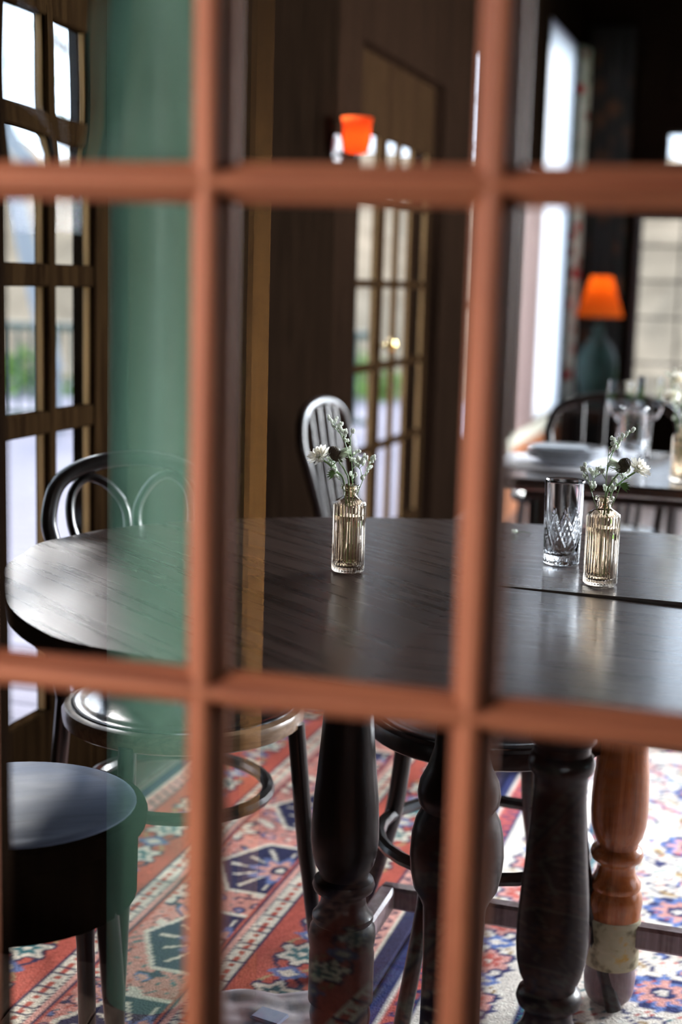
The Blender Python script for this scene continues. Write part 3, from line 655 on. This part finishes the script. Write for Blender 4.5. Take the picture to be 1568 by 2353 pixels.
# ================================================================== near table (local frame = room frame)
tb = thing('gateleg_table', 'large dark oval table with turned legs and a straight joint across its top', 'table', ab(-0.23, 2.05), ROT)
def tl(a, b): return (a+0.23, b-2.05)
back_half = [(-1.168, 2.05), (-1.158, 2.12), (-1.128, 2.23), (-1.04, 2.36), (-0.92, 2.465), (-0.76, 2.555), (-0.60, 2.61), (-0.43, 2.635)]
front_half = [(a, 4.10-b-(-0.0)) for a, b in back_half]
front_half = [(-1.150, 1.98), (-1.120, 1.87), (-1.06, 1.765), (-0.97, 1.63), (-0.875, 1.54), (-0.80, 1.50), (-0.66, 1.475), (-0.43, 1.462)]
ol = [Vector((*tl(a, b), 0)) for a, b in (list(reversed(front_half))+back_half)]
ols = spline(ol, 5)
def board(poly, name, mt, z0=0.724, z1=0.75, lab=None, bev=0.004):
    mb = MB(); n = len(poly); cx = sum(p[0] for p in poly)/n; cy = sum(p[1] for p in poly)/n
    def sh(k): 
        return [(cx+(p[0]-cx)*(1-k), cy+(p[1]-cy)*(1-k)) for p in poly]
    rows = [(poly, z0), (poly, z0+0.002), (poly, z1-bev), (sh(bev*1.2), z1)]
    vs = [(x, y, z) for P_, z in rows for x, y in [(q[0], q[1]) for q in P_]]
    fs = [tuple(reversed(range(n))), tuple(range(3*n, 4*n))]
    for k_ in range(3): fs += [(k_*n+i, k_*n+(i+1) % n, (k_+1)*n+(i+1) % n, (k_+1)*n+i) for i in range(n)]
    o = mb.add(vs, fs).build(name, mt, tb, angle=30)
    if lab: o['label'] = lab
    return o
endpoly = [(p.x, p.y) for p in reversed(ols)]
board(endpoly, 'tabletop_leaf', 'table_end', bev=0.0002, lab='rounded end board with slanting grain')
xj = tl(-0.43, 0)[0]-0.0006
br = [(xj, 0.0035), (1.35, 0.0035), (1.35, 0.20), (1.22, 0.42), (1.0, 0.53), (0.7, 0.575), (0.3, 0.588), (xj, 0.586)]
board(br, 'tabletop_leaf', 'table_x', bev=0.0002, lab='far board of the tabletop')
fr = [(xj, -0.0035), (xj, -0.589), (0.3, -0.592), (0.7, -0.58), (1.0, -0.54), (1.22, -0.43), (1.35, -0.20), (1.35, -0.0035)]
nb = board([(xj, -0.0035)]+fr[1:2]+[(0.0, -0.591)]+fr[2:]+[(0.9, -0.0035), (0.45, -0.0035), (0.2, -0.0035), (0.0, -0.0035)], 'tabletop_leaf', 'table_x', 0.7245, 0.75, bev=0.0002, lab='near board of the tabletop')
ap = MB(); ap.box(-0.42, 0.98, -0.015, 0.010, 0.63, 0.712, 0.003); ap.build('apron', 'leg_dark', tb, smooth=False)
for yy in (-0.30, 0.22):
    ap = MB(); ap.box(-0.66, 1.0, yy, yy+0.022, 0.63, 0.712, 0.003); ap.build('apron', 'leg_dark', tb, smooth=False)
for v in nb.data.vertices: v.co.z -= min(0.011, 0.018*max(0.0, v.co.x-xj))
def legprof(s=1.0):
    P_ = [(0.030, 0.0115), (0.036, 0.018), (0.041, 0.03), (0.043, 0.055), (0.040, 0.078), (0.0455, 0.080), (0.0455, 0.158), (0.044, 0.166), (0.0455, 0.176), (0.0468, 0.188), (0.0455, 0.200), (0.040, 0.210), (0.0425, 0.214), (0.0425, 0.221),
          (0.036, 0.229), (0.032, 0.240), (0.031, 0.250), (0.034, 0.257), (0.041, 0.262), (0.0435, 0.270), (0.041, 0.279), (0.034, 0.284), (0.034, 0.290), (0.0405, 0.303), (0.045, 0.322), (0.0468, 0.345), (0.0465, 0.37), (0.0445, 0.41), (0.041, 0.45), (0.037, 0.50), (0.034, 0.55), (0.035, 0.575), (0.041, 0.582), (0.043, 0.592), (0.040, 0.602), (0.036, 0.606), (0.036, 0.615), (0.043, 0.622), (0.043, 0.724)]
    return [(r*s, z) for r, z in P_]
def leg(a, b, mt, s=1.0, lab=None, band=False):
    P_ = legprof(s); x, y = tl(a, b)
    if band:
        up = [q for q in P_ if q[1] >= 0.158]; o = MB().lathe(up, 40).build('leg', mt, tb, loc=(x, y, 0))
        c = MB().lathe([(0.0458, 0.0795), (0.0462, 0.082), (0.0462, 0.160), (0.0450, 0.163)], 40).build('leg_band', 'plaster_band', o); c['label'] = 'cream painted block with yellow stains'
        c = MB().lathe([q for q in P_ if q[1] <= 0.0801], 40).build('leg_foot', 'foot', o); c['label'] = 'worn grey-mauve foot'
    else: o = MB().lathe(P_, 40).build('leg', mt, tb, loc=(x, y, 0))
    if lab: o['label'] = lab
    return o
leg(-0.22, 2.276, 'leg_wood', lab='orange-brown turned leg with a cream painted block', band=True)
leg(-0.246, 1.754, 'leg_dark', lab='turned leg closest to the door, coloured near black for shade')
leg(-0.606, 1.995, 'leg_dark', 1.12, lab='dark turned leg added for a mirrored leg behind the middle pane')  # added solid leg in place of a leg's mirror image
# bulbous pedestal leg
bp_ = [(0.055, 0.0115), (0.060, 0.025), (0.055, 0.05), (0.046, 0.07), (0.044, 0.12), (0.043, 0.22), (0.046, 0.30), (0.052, 0.315), (0.061, 0.33), (0.066, 0.355), (0.068, 0.38), (0.066, 0.41), (0.061, 0.432), (0.055, 0.443), (0.053, 0.45), (0.058, 0.458), (0.060, 0.472), (0.057, 0.49), (0.047, 0.51), (0.038, 0.54), (0.036, 0.60), (0.043, 0.625), (0.043, 0.724)]
_bx = 0.954*0.181-0.3*1.95; _by = 0.3*0.181+0.954*1.95
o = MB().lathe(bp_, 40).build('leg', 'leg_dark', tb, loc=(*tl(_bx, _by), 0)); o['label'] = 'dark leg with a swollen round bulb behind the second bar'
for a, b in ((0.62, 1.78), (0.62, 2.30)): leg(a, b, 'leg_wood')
for (x0, x1, y0, y1) in ((-0.39, 0.97, 0.205, 0.235), (-0.055, -0.02, -0.29, 0.22), (-0.392, -0.362, -0.055, 0.22), (-0.02, 0.86, -0.285, -0.255)):
    MB().box(x0, x1, y0, y1, 0.115, 0.155, 0.005).build('stretcher', 'foot', tb, smooth=False)

# ================================================================== bentwood chairs
def seat_parts(t, topm, rimm, r=0.205, z=0.465, th=0.034):
    MB().lathe([(r-0.006, z-th), (r, z-th+0.004), (r+0.002, z-0.012), (r-0.002, z-0.004), (r-0.010, z-0.001)], 48).build('seat_rim', rimm, t)
    P_ = [(r-0.012, z-0.006), (r-0.014, z+0.001), (r-0.022, z+0.004), (r-0.034, z+0.001), (r-0.045, z+0.0035), (r-0.10, z+0.006), (0.03, z+0.008), (0.002, z+0.008)]
    MB().lathe(P_, 48).build('seat', topm, t)
def make_chair(loc, rotz, label, group, loops=True, mt='chair_black', rim='rim_brown', top='seat_gloss', hoopw=0.19):
    t = thing('bentwood_chair', label, 'chair', loc, rotz, group); seat_parts(t, top, rim)
    for sx in (-1, 1):
        MB().tube(spline([(sx*0.15, -0.13, 0.44), (sx*0.165, -0.15, 0.22), (sx*0.185, -0.175, 0.0)], 5), [0.015]*6+[0.013]*5, 10).build('leg', mt, t)
        MB().tube(spline([(sx*0.165, 0.30, 0.0), (sx*0.155, 0.235, 0.22), (sx*0.152, 0.185, 0.44)], 5), [0.012]*5+[0.015]*6, 10).build('leg', mt, t)
    h = hoopw
    pts = [(-0.152, 0.185, 0.43), (-0.165, 0.205, 0.55), (-h*0.98, 0.232, 0.68), (-h*1.02, 0.25, 0.745), (-h*0.88, 0.262, 0.808), (-h*0.52, 0.27, 0.838), (0, 0.273, 0.848), (h*0.52, 0.27, 0.838), (h*0.88, 0.262, 0.808), (h*1.02, 0.25, 0.745), (h*0.98, 0.232, 0.68), (0.165, 0.205, 0.55), (0.152, 0.185, 0.43)]
    MB().tube(spline(pts, 7), 0.0145, 12).build('back_hoop', mt, t)
    if loops:
        for sx in (-1, 1):
            P_ = [(-0.085, 0.19, 0.44), (-0.092, 0.213, 0.56), (-0.112, 0.235, 0.68), (-0.134, 0.25, 0.755), (-0.128, 0.262, 0.812), (-0.092, 0.27, 0.842), (-0.048, 0.268, 0.826), (-0.014, 0.258, 0.78), (-0.014, 0.248, 0.725), (-0.045, 0.240, 0.695), (-0.088, 0.238, 0.700)]
            MB().tube(spline([(sx*x*h/0.178, y, z-max(0, z-0.55)*0.09) for x, y, z in P_], 6), [0.0105]*48+[0.0105-0.0004*i for i in range(13)], 10, flat=0.8).build('back_loop', mt, t)
    else:
        for x in (-0.1, -0.035, 0.035, 0.1):
            MB().tube(spline([(x*0.9, 0.19, 0.44), (x, 0.235, 0.66), (x*1.05, 0.265, 0.845-abs(x)*0.12)], 5), 0.009, 8).build('back_spindle', mt, t)
    rg = [(0.155*math.cos(2*PI*k/28), 0.02+0.165*math.sin(2*PI*k/28), 0.305) for k in range(28)]
    MB().tube(rg, 0.0115, 8, closed=True).build('leg_ring', mt, t)
    return t
c1 = make_chair((-0.26, 2.355, 0.0115), math.radians(29), 'black bentwood chair with two loops in its back behind the round table end', None, hoopw=0.156)
def make_stool(loc, rotz, label, top, rim, r=0.2, z=0.46, drum=0.0, ring=True, legr=0.016, splay=1.25):
    t = thing('round_stool', label, 'stool', loc, rotz); seat_parts(t, top, rim, r, z)
    if drum:
        MB().lathe([(r*0.90, z-0.034-drum), (r*0.93, z-0.03-drum), (r*0.94, z-0.036), (r*0.90, z-0.030)], 48).build('apron', 'dark_wall', t)
    for k in range(4):
        a = PI/4+k*PI/2; x, y = math.cos(a), math.sin(a)
        MB().tube(spline([(x*r*0.78, y*r*0.78, z-0.03), (x*r*0.9, y*r*0.9, z*0.5), (x*r*splay, y*r*splay, 0)], 5), [legr]*6+[legr*0.85]*5, 10).build('leg', 'chair_black', t)
    if ring:
        MB().tube([(r*0.88*math.cos(2*PI*k/28), r*0.88*math.sin(2*PI*k/28), z*0.52) for k in range(28)], 0.0115, 8, closed=True).build('leg_ring', 'chair_black', t)
    return t
make_stool((-0.435, 1.86, 0.0115), 0.35, 'blue-grey topped round stool with deep black apron at the lower left', 'seat_grey', 'dark_wall', r=0.178, z=0.462, drum=0.10, ring=False, splay=0.95)
make_stool((0.262, 2.34, 0.0115), 0.2, 'dark glossy round stool added for a mirrored chair seat under the table', 'seat_gloss', 'leg_dark', r=0.205, z=0.46)  # added in place of a chair seat's mirror image

# ================================================================== glassware
def ribbed(nr, depth):
    return lambda r, z, t: r
def make_bottle(loc, rotz, label, sc=1.0, top_cut=False):
    t = thing('ribbed_bottle_vase', label, 'vase', loc, rotz)
    R = 0.0248; NR = 34; n = NR*4
    outer = [(0.004, 0.0), (R-0.004, 0.0), (R-0.0012, 0.0015), (R, 0.004), (R, 0.05), (R, 0.104), (R-0.001, 0.1075), (R-0.004, 0.1105), (0.0165, 0.1135), (0.0120, 0.116), (0.0105, 0.119), (0.0105, 0.127), (0.0115, 0.1285), (0.0140, 0.1292), (0.0145, 0.131), (0.0145, 0.133), (0.0138, 0.1345), (0.0110, 0.1350)]
    inner = [(0.0085, 0.1345), (0.0080, 0.131), (0.0080, 0.120), (0.0100, 0.1165), (0.0150, 0.1125), (R-0.0060, 0.1085), (R-0.0040, 0.103), (R-0.0036, 0.05), (R-0.0036, 0.013), (R-0.008, 0.0095), (0.004, 0.0085)]
    def fn(r, z, th):
        if r > R-0.0035 and 0.003 < z < 0.109: return r+0.0009*(abs(math.cos(NR*th/2))**1.0-0.5)*1.6
        return r
    MB().lathe(outer+inner, n, fn=fn).build('glass_body', 'amber', t, angle=70)
    wp = [(0.004, 0.0088), (R-0.0082, 0.0098), (R-0.0038, 0.0135), (R-0.0038, 0.088), (0.003, 0.0885)]
    MB().lathe(wp, 48).build('water', 'water', t)
    return t
def sprig(mb_s, mb_b, base, tip, rnd, nb=7, spread=0.02, r=0.0008, dens=3):
    base = Vector(base); tip = Vector(tip); mid = (base+tip)/2+Vector((rnd.uniform(-.006, .006), rnd.uniform(-.006, .006), 0.003))
    P_ = spline([base, mid, tip], 5); mb_s.tube(P_, [r*(1-0.05*i) for i in range(len(P_))], 5)
    for i in range(nb):
        t = 0.55+0.45*i/(nb-1); k = min(len(P_)-1, int(t*(len(P_)-1))); p = P_[k]
        a = rnd.uniform(0, 2*PI); L = spread*(1.15-t*0.6)*rnd.uniform(0.6, 1.1)
        e = p+Vector((math.cos(a)*L, math.sin(a)*L*0.7, L*rnd.uniform(0.6, 1.2)))
        mb_s.tube([p, (p+e)/2+Vector((0, 0, -0.001)), e], [r*0.7, r*0.55, r*0.4], 4)
        for q in range(dens*3):
            s = rnd.uniform(0, 1); c = p.lerp(e, 0.45+0.6*s)+Vector((rnd.uniform(-.0022, .0022), rnd.uniform(-.0022, .0022), rnd.uniform(-.0005, .003)))
            mb_b.ball(c, rnd.uniform(0.0012, 0.0022), 6, 4, sz=1.4)
def flowers(loc, rotz, mirror, tagtxt, seed):
    rnd = random.Random(seed); sx = -1 if mirror else 1
    def P3(x, y, z): return Vector((sx*x, y, z))
    # three sprays
    for i, (spec, lab) in enumerate([([((0.0, 0, 0.02), (0.002, 0, 0.208)), ((0.001, 0, 0.170), (0.027, 0.003, 0.226))], 'tall spray of tiny white buds'),
                                     ([((-0.004, 0.002, 0.10), (-0.030, -0.004, 0.175)), ((-0.017, 0, 0.143), (-0.008, 0.0, 0.168))], 'short spray of white buds leaning left' if not mirror else 'short spray of white buds leaning right'),
                                     ([((0.003, -0.002, 0.10), (0.030, 0.006, 0.178))], 'small low spray of white buds')]):
        t = thing('white_flower_spray', lab+' in the '+tagtxt, 'flower', loc, rotz)
        ms, mbud = MB(), MB()
        for b, e in spec: sprig(ms, mbud, P3(*b), P3(*e), rnd, nb=8 if i == 0 else 6, spread=0.02 if i == 0 else 0.017, r=0.001 if i == 0 else 0.0008)
        ms.build('stem', 'stem', t); mbud.build('buds', 'bud', t)['kind'] = 'stuff'
    # thistle head
    t = thing('thistle_flower', 'dark cone-headed thistle with pale filaments in the '+tagtxt, 'flower', loc, rotz)
    st = spline([P3(0.0, 0.001, 0.015), P3(0.002, 0, 0.13), P3(0.008, -0.002, 0.155), P3(0.018, -0.004, 0.170)], 6)
    MB().tube(st, 0.0014, 7).build('stem', 'stem', t)
    c = P3(0.024, -0.005, 0.182); ax = P3(0.55, -0.25, 0.78).normalized(); ux = ax.orthogonal().normalized(); uy = ax.cross(ux)
    head = MB(); N_ = 150
    for k in range(N_):
        y = 1-2*(k+0.5)/N_; r = math.sqrt(1-y*y); a = k*2.39996
        dvec = ux*(math.cos(a)*r*0.0085)+uy*(math.sin(a)*r*0.0085)+ax*(y*0.0125)
        head.ball(c+dvec, 0.00125, 5, 3)
    head.ball(c, 0.0088, 12, 8, 1.25); head.build('flower_head', 'thistle', t)
    fl_ = MB()
    for k in range(120):
        a = rnd.uniform(0, 2*PI); L = rnd.uniform(0.009, 0.0175); dirv = (ux*math.cos(a)+uy*math.sin(a))*rnd.uniform(0.3, 1)+P3(-0.9, 0, 0.25)
        dirv.normalize(); p = c+dirv*0.007; fl_.tube([p, p+dirv*L], [0.00042, 0.0003], 3)
    o = fl_.build('filaments', 'fluff', t); o['kind'] = 'stuff'; o['label'] = 'pale filaments on one side of the head'
    for k in range(8):
        a = 2*PI*k/8+0.3; b = c-ax*0.011; e = b+(ux*math.cos(a)+uy*math.sin(a))*0.026-ax*rnd.uniform(-0.006, 0.006)
        mm = (b+e)/2; sd = (e-b).cross(ax).normalized()*0.0019
        MB().add([b, mm+sd, e, mm-sd, mm-ax*0.0008], [(0, 1, 4), (1, 2, 4), (2, 3, 4), (3, 0, 4), (0, 3, 2, 1)]).build('bract', 'leaf', t, smooth=False)
    # chrysanthemum
    t = thing('cream_daisy', 'cream many-petalled daisy bending outwards from the '+tagtxt, 'flower', loc, rotz)
    st = spline([P3(0.003, -0.001, 0.015), P3(0.008, 0, 0.13), P3(0.022, 0.002, 0.155), P3(0.043, 0.0, 0.172)], 6)
    MB().tube(st, 0.0015, 7).build('stem', 'stem', t)
    c = P3(0.047, -0.001, 0.176); ax = P3(0.40, -0.42, 0.62).normalized(); ux = ax.orthogonal().normalized(); uy = ax.cross(ux)
    MB().ball(c, 0.005, 8, 6).build('calyx', 'stem', t)
    for ring_, (npet, L, lift) in enumerate([(15, 0.021, 0.12), (13, 0.018, 0.5), (10, 0.014, 0.95), (7, 0.009, 1.8)]):
        for k in range(npet):
            a = 2*PI*(k+0.5*ring_)/npet+rnd.uniform(-.1, .1); d = ((ux*math.cos(a)+uy*math.sin(a))+ax*(lift+rnd.uniform(-.12, .12))).normalized(); sd = d.cross(ax).normalized(); nrm = sd.cross(d)
            wv = 0.0027*(1-0.12*ring_); b = c+ax*0.002
            p1 = b+d*L*0.55-nrm*0.0007; p2 = b+d*L*0.88+nrm*0.0004; p3 = b+d*L+nrm*0.0012
            vs = [b, p1+sd*wv, p1-sd*wv, p2+sd*wv*0.9, p2-sd*wv*0.9, p3, p1-nrm*0.0012]
            MB().add(vs, [(0, 1, 6), (0, 6, 2), (1, 3, 4, 6), (6, 4, 2), (3, 5, 4)]).build('petal', 'petal', t)
    lf = MB(); b = P3(0.022, 0.0, 0.153)
    for k in range(5):
        a = -0.9+0.45*k; e = b+P3(0.012*math.cos(a)+0.004, -0.003, 0.010*math.sin(a)-0.004); sd = P3(-math.sin(a)*0.002, 0, math.cos(a)*0.002)
        lf.add([b, (b+e)/2+sd, e, (b+e)/2-sd], [(0, 1, 2, 3)])
    o = lf.build('leaf', 'leaf', t, smooth=False)
VT = 0.7504
v1 = (0.394, 2.106, VT); make_bottle(v1, 0.1, 'peach ribbed glass bottle vase beside the cut-glass tumbler on the near table')
flowers(v1, 0.0, False, 'vase beside the tumbler', 11)
v2 = (0.013, 2.150, VT); make_bottle(v2, 0.4, 'amber ribbed bottle vase added as the mirror image behind the middle pane')  # added solid copy in place of the first vase's mirror image
flowers(v2, 0.0, True, 'added mirror-image vase behind the middle pane', 23)
# cut-glass tumbler
def make_tumbler(loc, label, cut=True, mtname='crystal', H_=0.137, R_=0.0320, n=144):
    t = thing('cut_glass_tumbler' if cut else 'glass_tumbler', label, 'glass', loc, 0.2)
    outer = [(0.004, 0.0), (R_-0.006, 0.0), (R_-0.0035, 0.002)]
    K = 56 if cut else 8
    for i in range(K+1):
        z = 0.004+(H_-0.006)*i/K; outer.append((R_-0.003+0.003*z/H_, z))
    outer += [(R_-0.0004, H_-0.0006), (R_-0.0010, H_)]
    inner = [(R_-0.0022, H_-0.0005), (R_-0.0030, H_-0.004), (R_-0.0048, H_*0.5), (R_-0.0062, 0.024), (R_-0.010, 0.016), (0.004, 0.0145)]
    def fn(r, z, th):
        if cut and 0.005 < z < 0.086 and r > R_-0.0045:
            env = 1.0; k = 9
            a1 = abs(math.sin((k*th+z*118)/2)); a2 = abs(math.sin((k*th-z*118)/2))
            g = math.exp(-(a1/0.16)**2)+math.exp(-(a2/0.16)**2)
            b1 = abs(math.sin((k*3*th+z*354)/2)); b2 = abs(math.sin((k*3*th-z*354)/2))
            inside = 1 if (math.sin((k*th+z*118)/2)*math.sin((k*th-z*118)/2)) > 0 else 0
            g2 = (math.exp(-(b1/0.3)**2)+math.exp(-(b2/0.3)**2))*0.55*inside
            if z > 0.078: env = (0.086-z)/0.008
            return r-0.0018*min(1.2, g+g2)*env
        if cut and z >= 0.086 and r > R_-0.0025: return r
        return r
    MB().lathe(outer+inner, n, fn=fn).build('glass_body', mtname, t, angle=70 if cut else 60)
    return t
make_tumbler((0.3585, 2.262, VT), 'clear cut-glass tumbler with diamond pattern beside the peach vase')
# fallen sprig on the table
t = thing('fallen_flower_sprig', 'tiny fallen white sprig on the near table beside the second bar', 'flower', (0.318, 2.525, 0.7512), 0.1)
MB().tube([(-0.002, 0, 0.002), (0.012, 0.001, 0.004), (0.026, 0.0, 0.001)], 0.0007, 5).build('stem', 'stem', t)
mb_ = MB(); rnd = random.Random(2)
for i in range(9): mb_.ball((-0.004+rnd.uniform(-.005, .004), rnd.uniform(-.004, .004), 0.0025+rnd.uniform(0, .004)), 0.0018, 6, 4, 1.4)
mb_.build('buds', 'bud', t)['kind'] = 'stuff'

# ================================================================== far table and what stands on it
ft = thing('dining_table', 'dark dining table set with plates beyond the near table', 'table', ab(0.15, 3.63), ROT)
MB().box(-0.84, 1.1, -0.37, 0.37, 0.722, 0.75, 0.006).build('tabletop', 'far_table', ft, smooth=False)
MB().box(-0.74, 1.0, -0.30, 0.30, 0.695, 0.722, 0.003).build('apron', 'leg_dark', ft, smooth=False)
for x, y in ((-0.70, -0.26), (-0.70, 0.26), (0.96, -0.26), (0.96, 0.26)):
    MB().lathe([(0.02, 0.0115), (0.026, 0.03), (0.024, 0.1), (0.034, 0.3), (0.03, 0.5), (0.034, 0.62), (0.036, 0.722)], 20, c=(0, 0, 0)).build('leg', 'leg_dark', ft, loc=(x, y, 0))
_pl = ab(-0.535, 3.60, 0.7505)
pm = MB(); pm.box(-0.19, 0.17, -0.16, 0.16, 0, 0.002, 0.0008); tag(pm.build('placemat', 'paper', smooth=False, loc=_pl, rotz=ROT), 'white placemat under the stacked plates', 'placemat')
plp = [(0.02, 0.004), (0.055, 0.0035), (0.058, 0.0), (0.062, 0.0), (0.064, 0.005), (0.098, 0.0155), (0.101, 0.0175), (0.099, 0.0185), (0.066, 0.009), (0.055, 0.007), (0.003, 0.0065)]
for k, lab in enumerate(['lowest white plate of the stack on the far table', 'second white plate from the bottom of the stack on the far table', 'third white plate from the bottom of the far table stack', 'topmost white plate of the stack on the far table']):
    o = MB().lathe(plp, 48).build('dinner_plate', 'plate'); o.location = (_pl[0], _pl[1], 0.7527+0.0075*k); tag(o, lab, 'plate', 'plates on the far table')
nk = MB(); nk.box(-0.075, 0.06, -0.035, 0.035, 0, 0.012, 0.004)
tag(nk.build('folded_napkin', plain('pale_blue_grey_napkin', (0.5, 0.56, 0.62), 0.9, 0.08), loc=(_pl[0]-0.01, _pl[1], 0.7825), rotz=ROT+0.2), 'folded pale blue-grey napkin on top of the plate stack', 'napkin')
def wineglass(loc, label, h=0.20):
    t = thing('wine_glass', label, 'glass', loc, 0, 'wine glasses on the far table')
    P_ = [(0.002, 0.0), (0.034, 0.0), (0.034, 0.0015), (0.008, 0.004), (0.0035, 0.010), (0.0033, 0.085), (0.008, 0.092), (0.026, 0.108), (0.036, 0.130), (0.038, 0.150), (0.034, h)]
    MB().lathe([q for q in P_ if q[1] <= 0.086], 28).build('stem', 'crystal', t)
    o_ = [q for q in P_ if q[1] >= 0.0849]; i_ = [(0.0330, h), (0.0368, 0.150), (0.0348, 0.131), (0.0248, 0.1095), (0.006, 0.0955), (0.001, 0.095)]
    MB().lathe(o_+i_, 36).build('bowl', 'crystal', t)
    return t
wineglass(ab(-0.44, 3.88, 0.7505), 'wine glass behind the plate stack in front of the dark chair')
wineglass(ab(-0.36, 3.86, 0.7505), 'wine glass between the plate stack and the plain tumbler', 0.215)
make_tumbler(ab(-0.375, 3.62, 0.7505), 'plain tall tumbler out of focus on the far table', cut=False, H_=0.15, R_=0.034, n=40)
make_bottle(ab(-0.235, 3.40, 0.7505), 0.2, 'amber bottle vase on the far table at the right edge of the photo')
tf = thing('white_flower_bunch', 'blurred bunch of white flowers at the right edge above the far table', 'flower', ab(-0.235, 3.40, 0.7505), 0)
ms, mb_ = MB(), MB(); rnd = random.Random(31)
for k in range(7):
    a = rnd.uniform(0, 2*PI); sprig(ms, mb_, (0, 0, 0.03), (0.045*math.cos(a), 0.03*math.sin(a), 0.20+rnd.uniform(0, 0.07)), rnd, nb=7, spread=0.022, r=0.0012)
ms.build('stem', 'stem', tf); mb_.build('buds', 'bud', tf)['kind'] = 'stuff'
for k in range(3):
    hd = MB(); cx, cz = [(-0.02, 0.235), (0.015, 0.27), (-0.035, 0.195)][k]
    for i in range(60):
        a = rnd.uniform(0, 2*PI); e = rnd.uniform(-0.3, 1.2); d = Vector((math.cos(a)*math.cos(e), math.sin(a)*math.cos(e), math.sin(e))); c_ = Vector((cx, 0, cz)); s_ = d.orthogonal().normalized()*0.004
        hd.add([c_, c_+d*0.018+s_, c_+d*0.024, c_+d*0.018-s_], [(0, 1, 2, 3)])
    hd.build('flower_head', 'petal', tf)
# chairs around the far table
make_chair(ab(-0.52, 4.22, 0.0115), ROT, 'dark chair with upright spindles behind the plate stack', 'chairs at the far table', loops=False, mt='dark_wood', rim='leg_dark', hoopw=0.20)
make_chair(ab(-0.98, 3.75, 0.0115), ROT+PI/2, 'bentwood chair at the left end of the far table, its hoop against the cream cushion', 'chairs at the far table', loops=False, mt='leg_dark', rim='leg_dark', hoopw=0.2)
make_chair(ab(0.05, 4.25, 0.0115), ROT+0.1, 'bentwood chair behind the far table near the right edge of the photo', 'chairs at the far table', loops=True)
make_chair(ab(-0.05, 6.2, 0.0115), ROT+2.6, 'dark hooped chair standing in the middle of the room before the leaded window', 'chairs in the room', loops=True)
make_stool(ab(-0.38, 5.22, 0.0115), 0.5, 'glossy round stool seen under the far table at the right edge', 'seat_gloss', 'leg_dark', r=0.2, z=0.46)
make_stool(ab(-0.80, 5.05, 0.0115), 0.1, 'small glossy round stool seen between the cut-glass tumbler and the peach vase', 'seat_gloss', 'leg_dark', r=0.15, z=0.46)

# ================================================================== lamps
st = thing('side_table', 'small dark side table carrying the orange lamp by the far wall', 'table', ab(-1.16, 8.85), ROT)
MB().box(-0.2, 0.2, -0.2, 0.2, 0.44, 0.47, 0.005).build('tabletop', 'dark_wood', st, smooth=False)
for sx in (-1, 1):
    for sy in (-1, 1): MB().box(sx*0.17-0.018, sx*0.17+0.018, sy*0.17-0.018, sy*0.17+0.018, 0, 0.44, 0.003).build('leg', 'dark_wood', st, smooth=False)
lp = thing('table_lamp', 'table lamp with glowing orange shade and dark teal base by the far window', 'lamp', ab(-1.16, 8.85, 0.4705), 0)
MB().lathe([(0.05, 0), (0.065, 0.01), (0.07, 0.03), (0.10, 0.10), (0.125, 0.20), (0.12, 0.30), (0.085, 0.38), (0.04, 0.43), (0.03, 0.47), (0.035, 0.50), (0.012, 0.505), (0.012, 0.60)], 32).build('base', 'teal_pot', lp)
MB().lathe([(0.144, 0.555), (0.064, 0.80)], 40, cap=False).build('lamp_shade', 'shade_orange', lp)
MB().ball((0, 0, 0.735), 0.03, 12, 8).build('bulb', 'bulb', lp)
wl = thing('wall_lamp', 'small glowing red-orange glass wall lamp on the dark wall above the middle pane', 'lamp', ab(A0, 4.33, 1.595), ROT)
MB().lathe([(0.03, 0), (0.05, 0.004), (0.05, 0.012), (0.03, 0.016)], 20).build('backplate', 'lead', wl).rotation_euler = (0, PI/2, 0)
MB().tube(spline([(0.01, 0, 0), (0.04, 0, -0.03), (0.07, 0, -0.03), (0.075, 0, -0.01)], 5), 0.005, 8).build('arm', 'lead', wl)
MB().lathe([(0.02, -0.012), (0.036, -0.005), (0.045, 0.03), (0.044, 0.07), (0.05, 0.098)], 28, cap=False).build('lamp_shade', 'shade_red', wl, loc=(0.075, 0, 0))
MB().ball((0.075, 0, 0.035), 0.014, 10, 8, 1.4).build('bulb', 'bulb', wl)
# cloth added in place of mirrored grey floor, with a card on it
cl = MB(); vs = []; n = 20
for j in range(n+1):
    for i in range(n+1):
        x, y = i/n, j/n; vs.append((-0.1+0.2*x, -0.085+0.17*y+0.01*math.sin(6*x), 0.002+0.004*abs(math.sin(7*x+2*y))+0.003*math.sin(11*y+3*x)**2))
fs = [(j*(n+1)+i, j*(n+1)+i+1, (j+1)*(n+1)+i+1, (j+1)*(n+1)+i) for j in range(n) for i in range(n)]
o = cl.add(vs, fs).build('added_cloth', 'grey_cloth', loc=(-0.095, 2.13, 0.0105), rotz=0.15); sd = o.modifiers.new('thick', 'SOLIDIFY'); sd.thickness = 0.003; sd.offset = 1
tag(o, 'mauve-grey cloth added in place of mirrored floor behind the middle pane', 'cloth')
cc = MB(); cc.box(-0.026, 0.026, -0.018, 0.018, 0, 0.0015); cc.box(-0.024, 0.024, -0.016, 0.018, 0.0015, 0.004)
tag(cc.build('folded_card', plain('bluish_card', (0.42, 0.46, 0.62), 0.5, 0.05), smooth=False, loc=(-0.092, 2.125, 0.0215), rotz=-0.5), 'bluish folded card on the mauve-grey cloth', 'card')
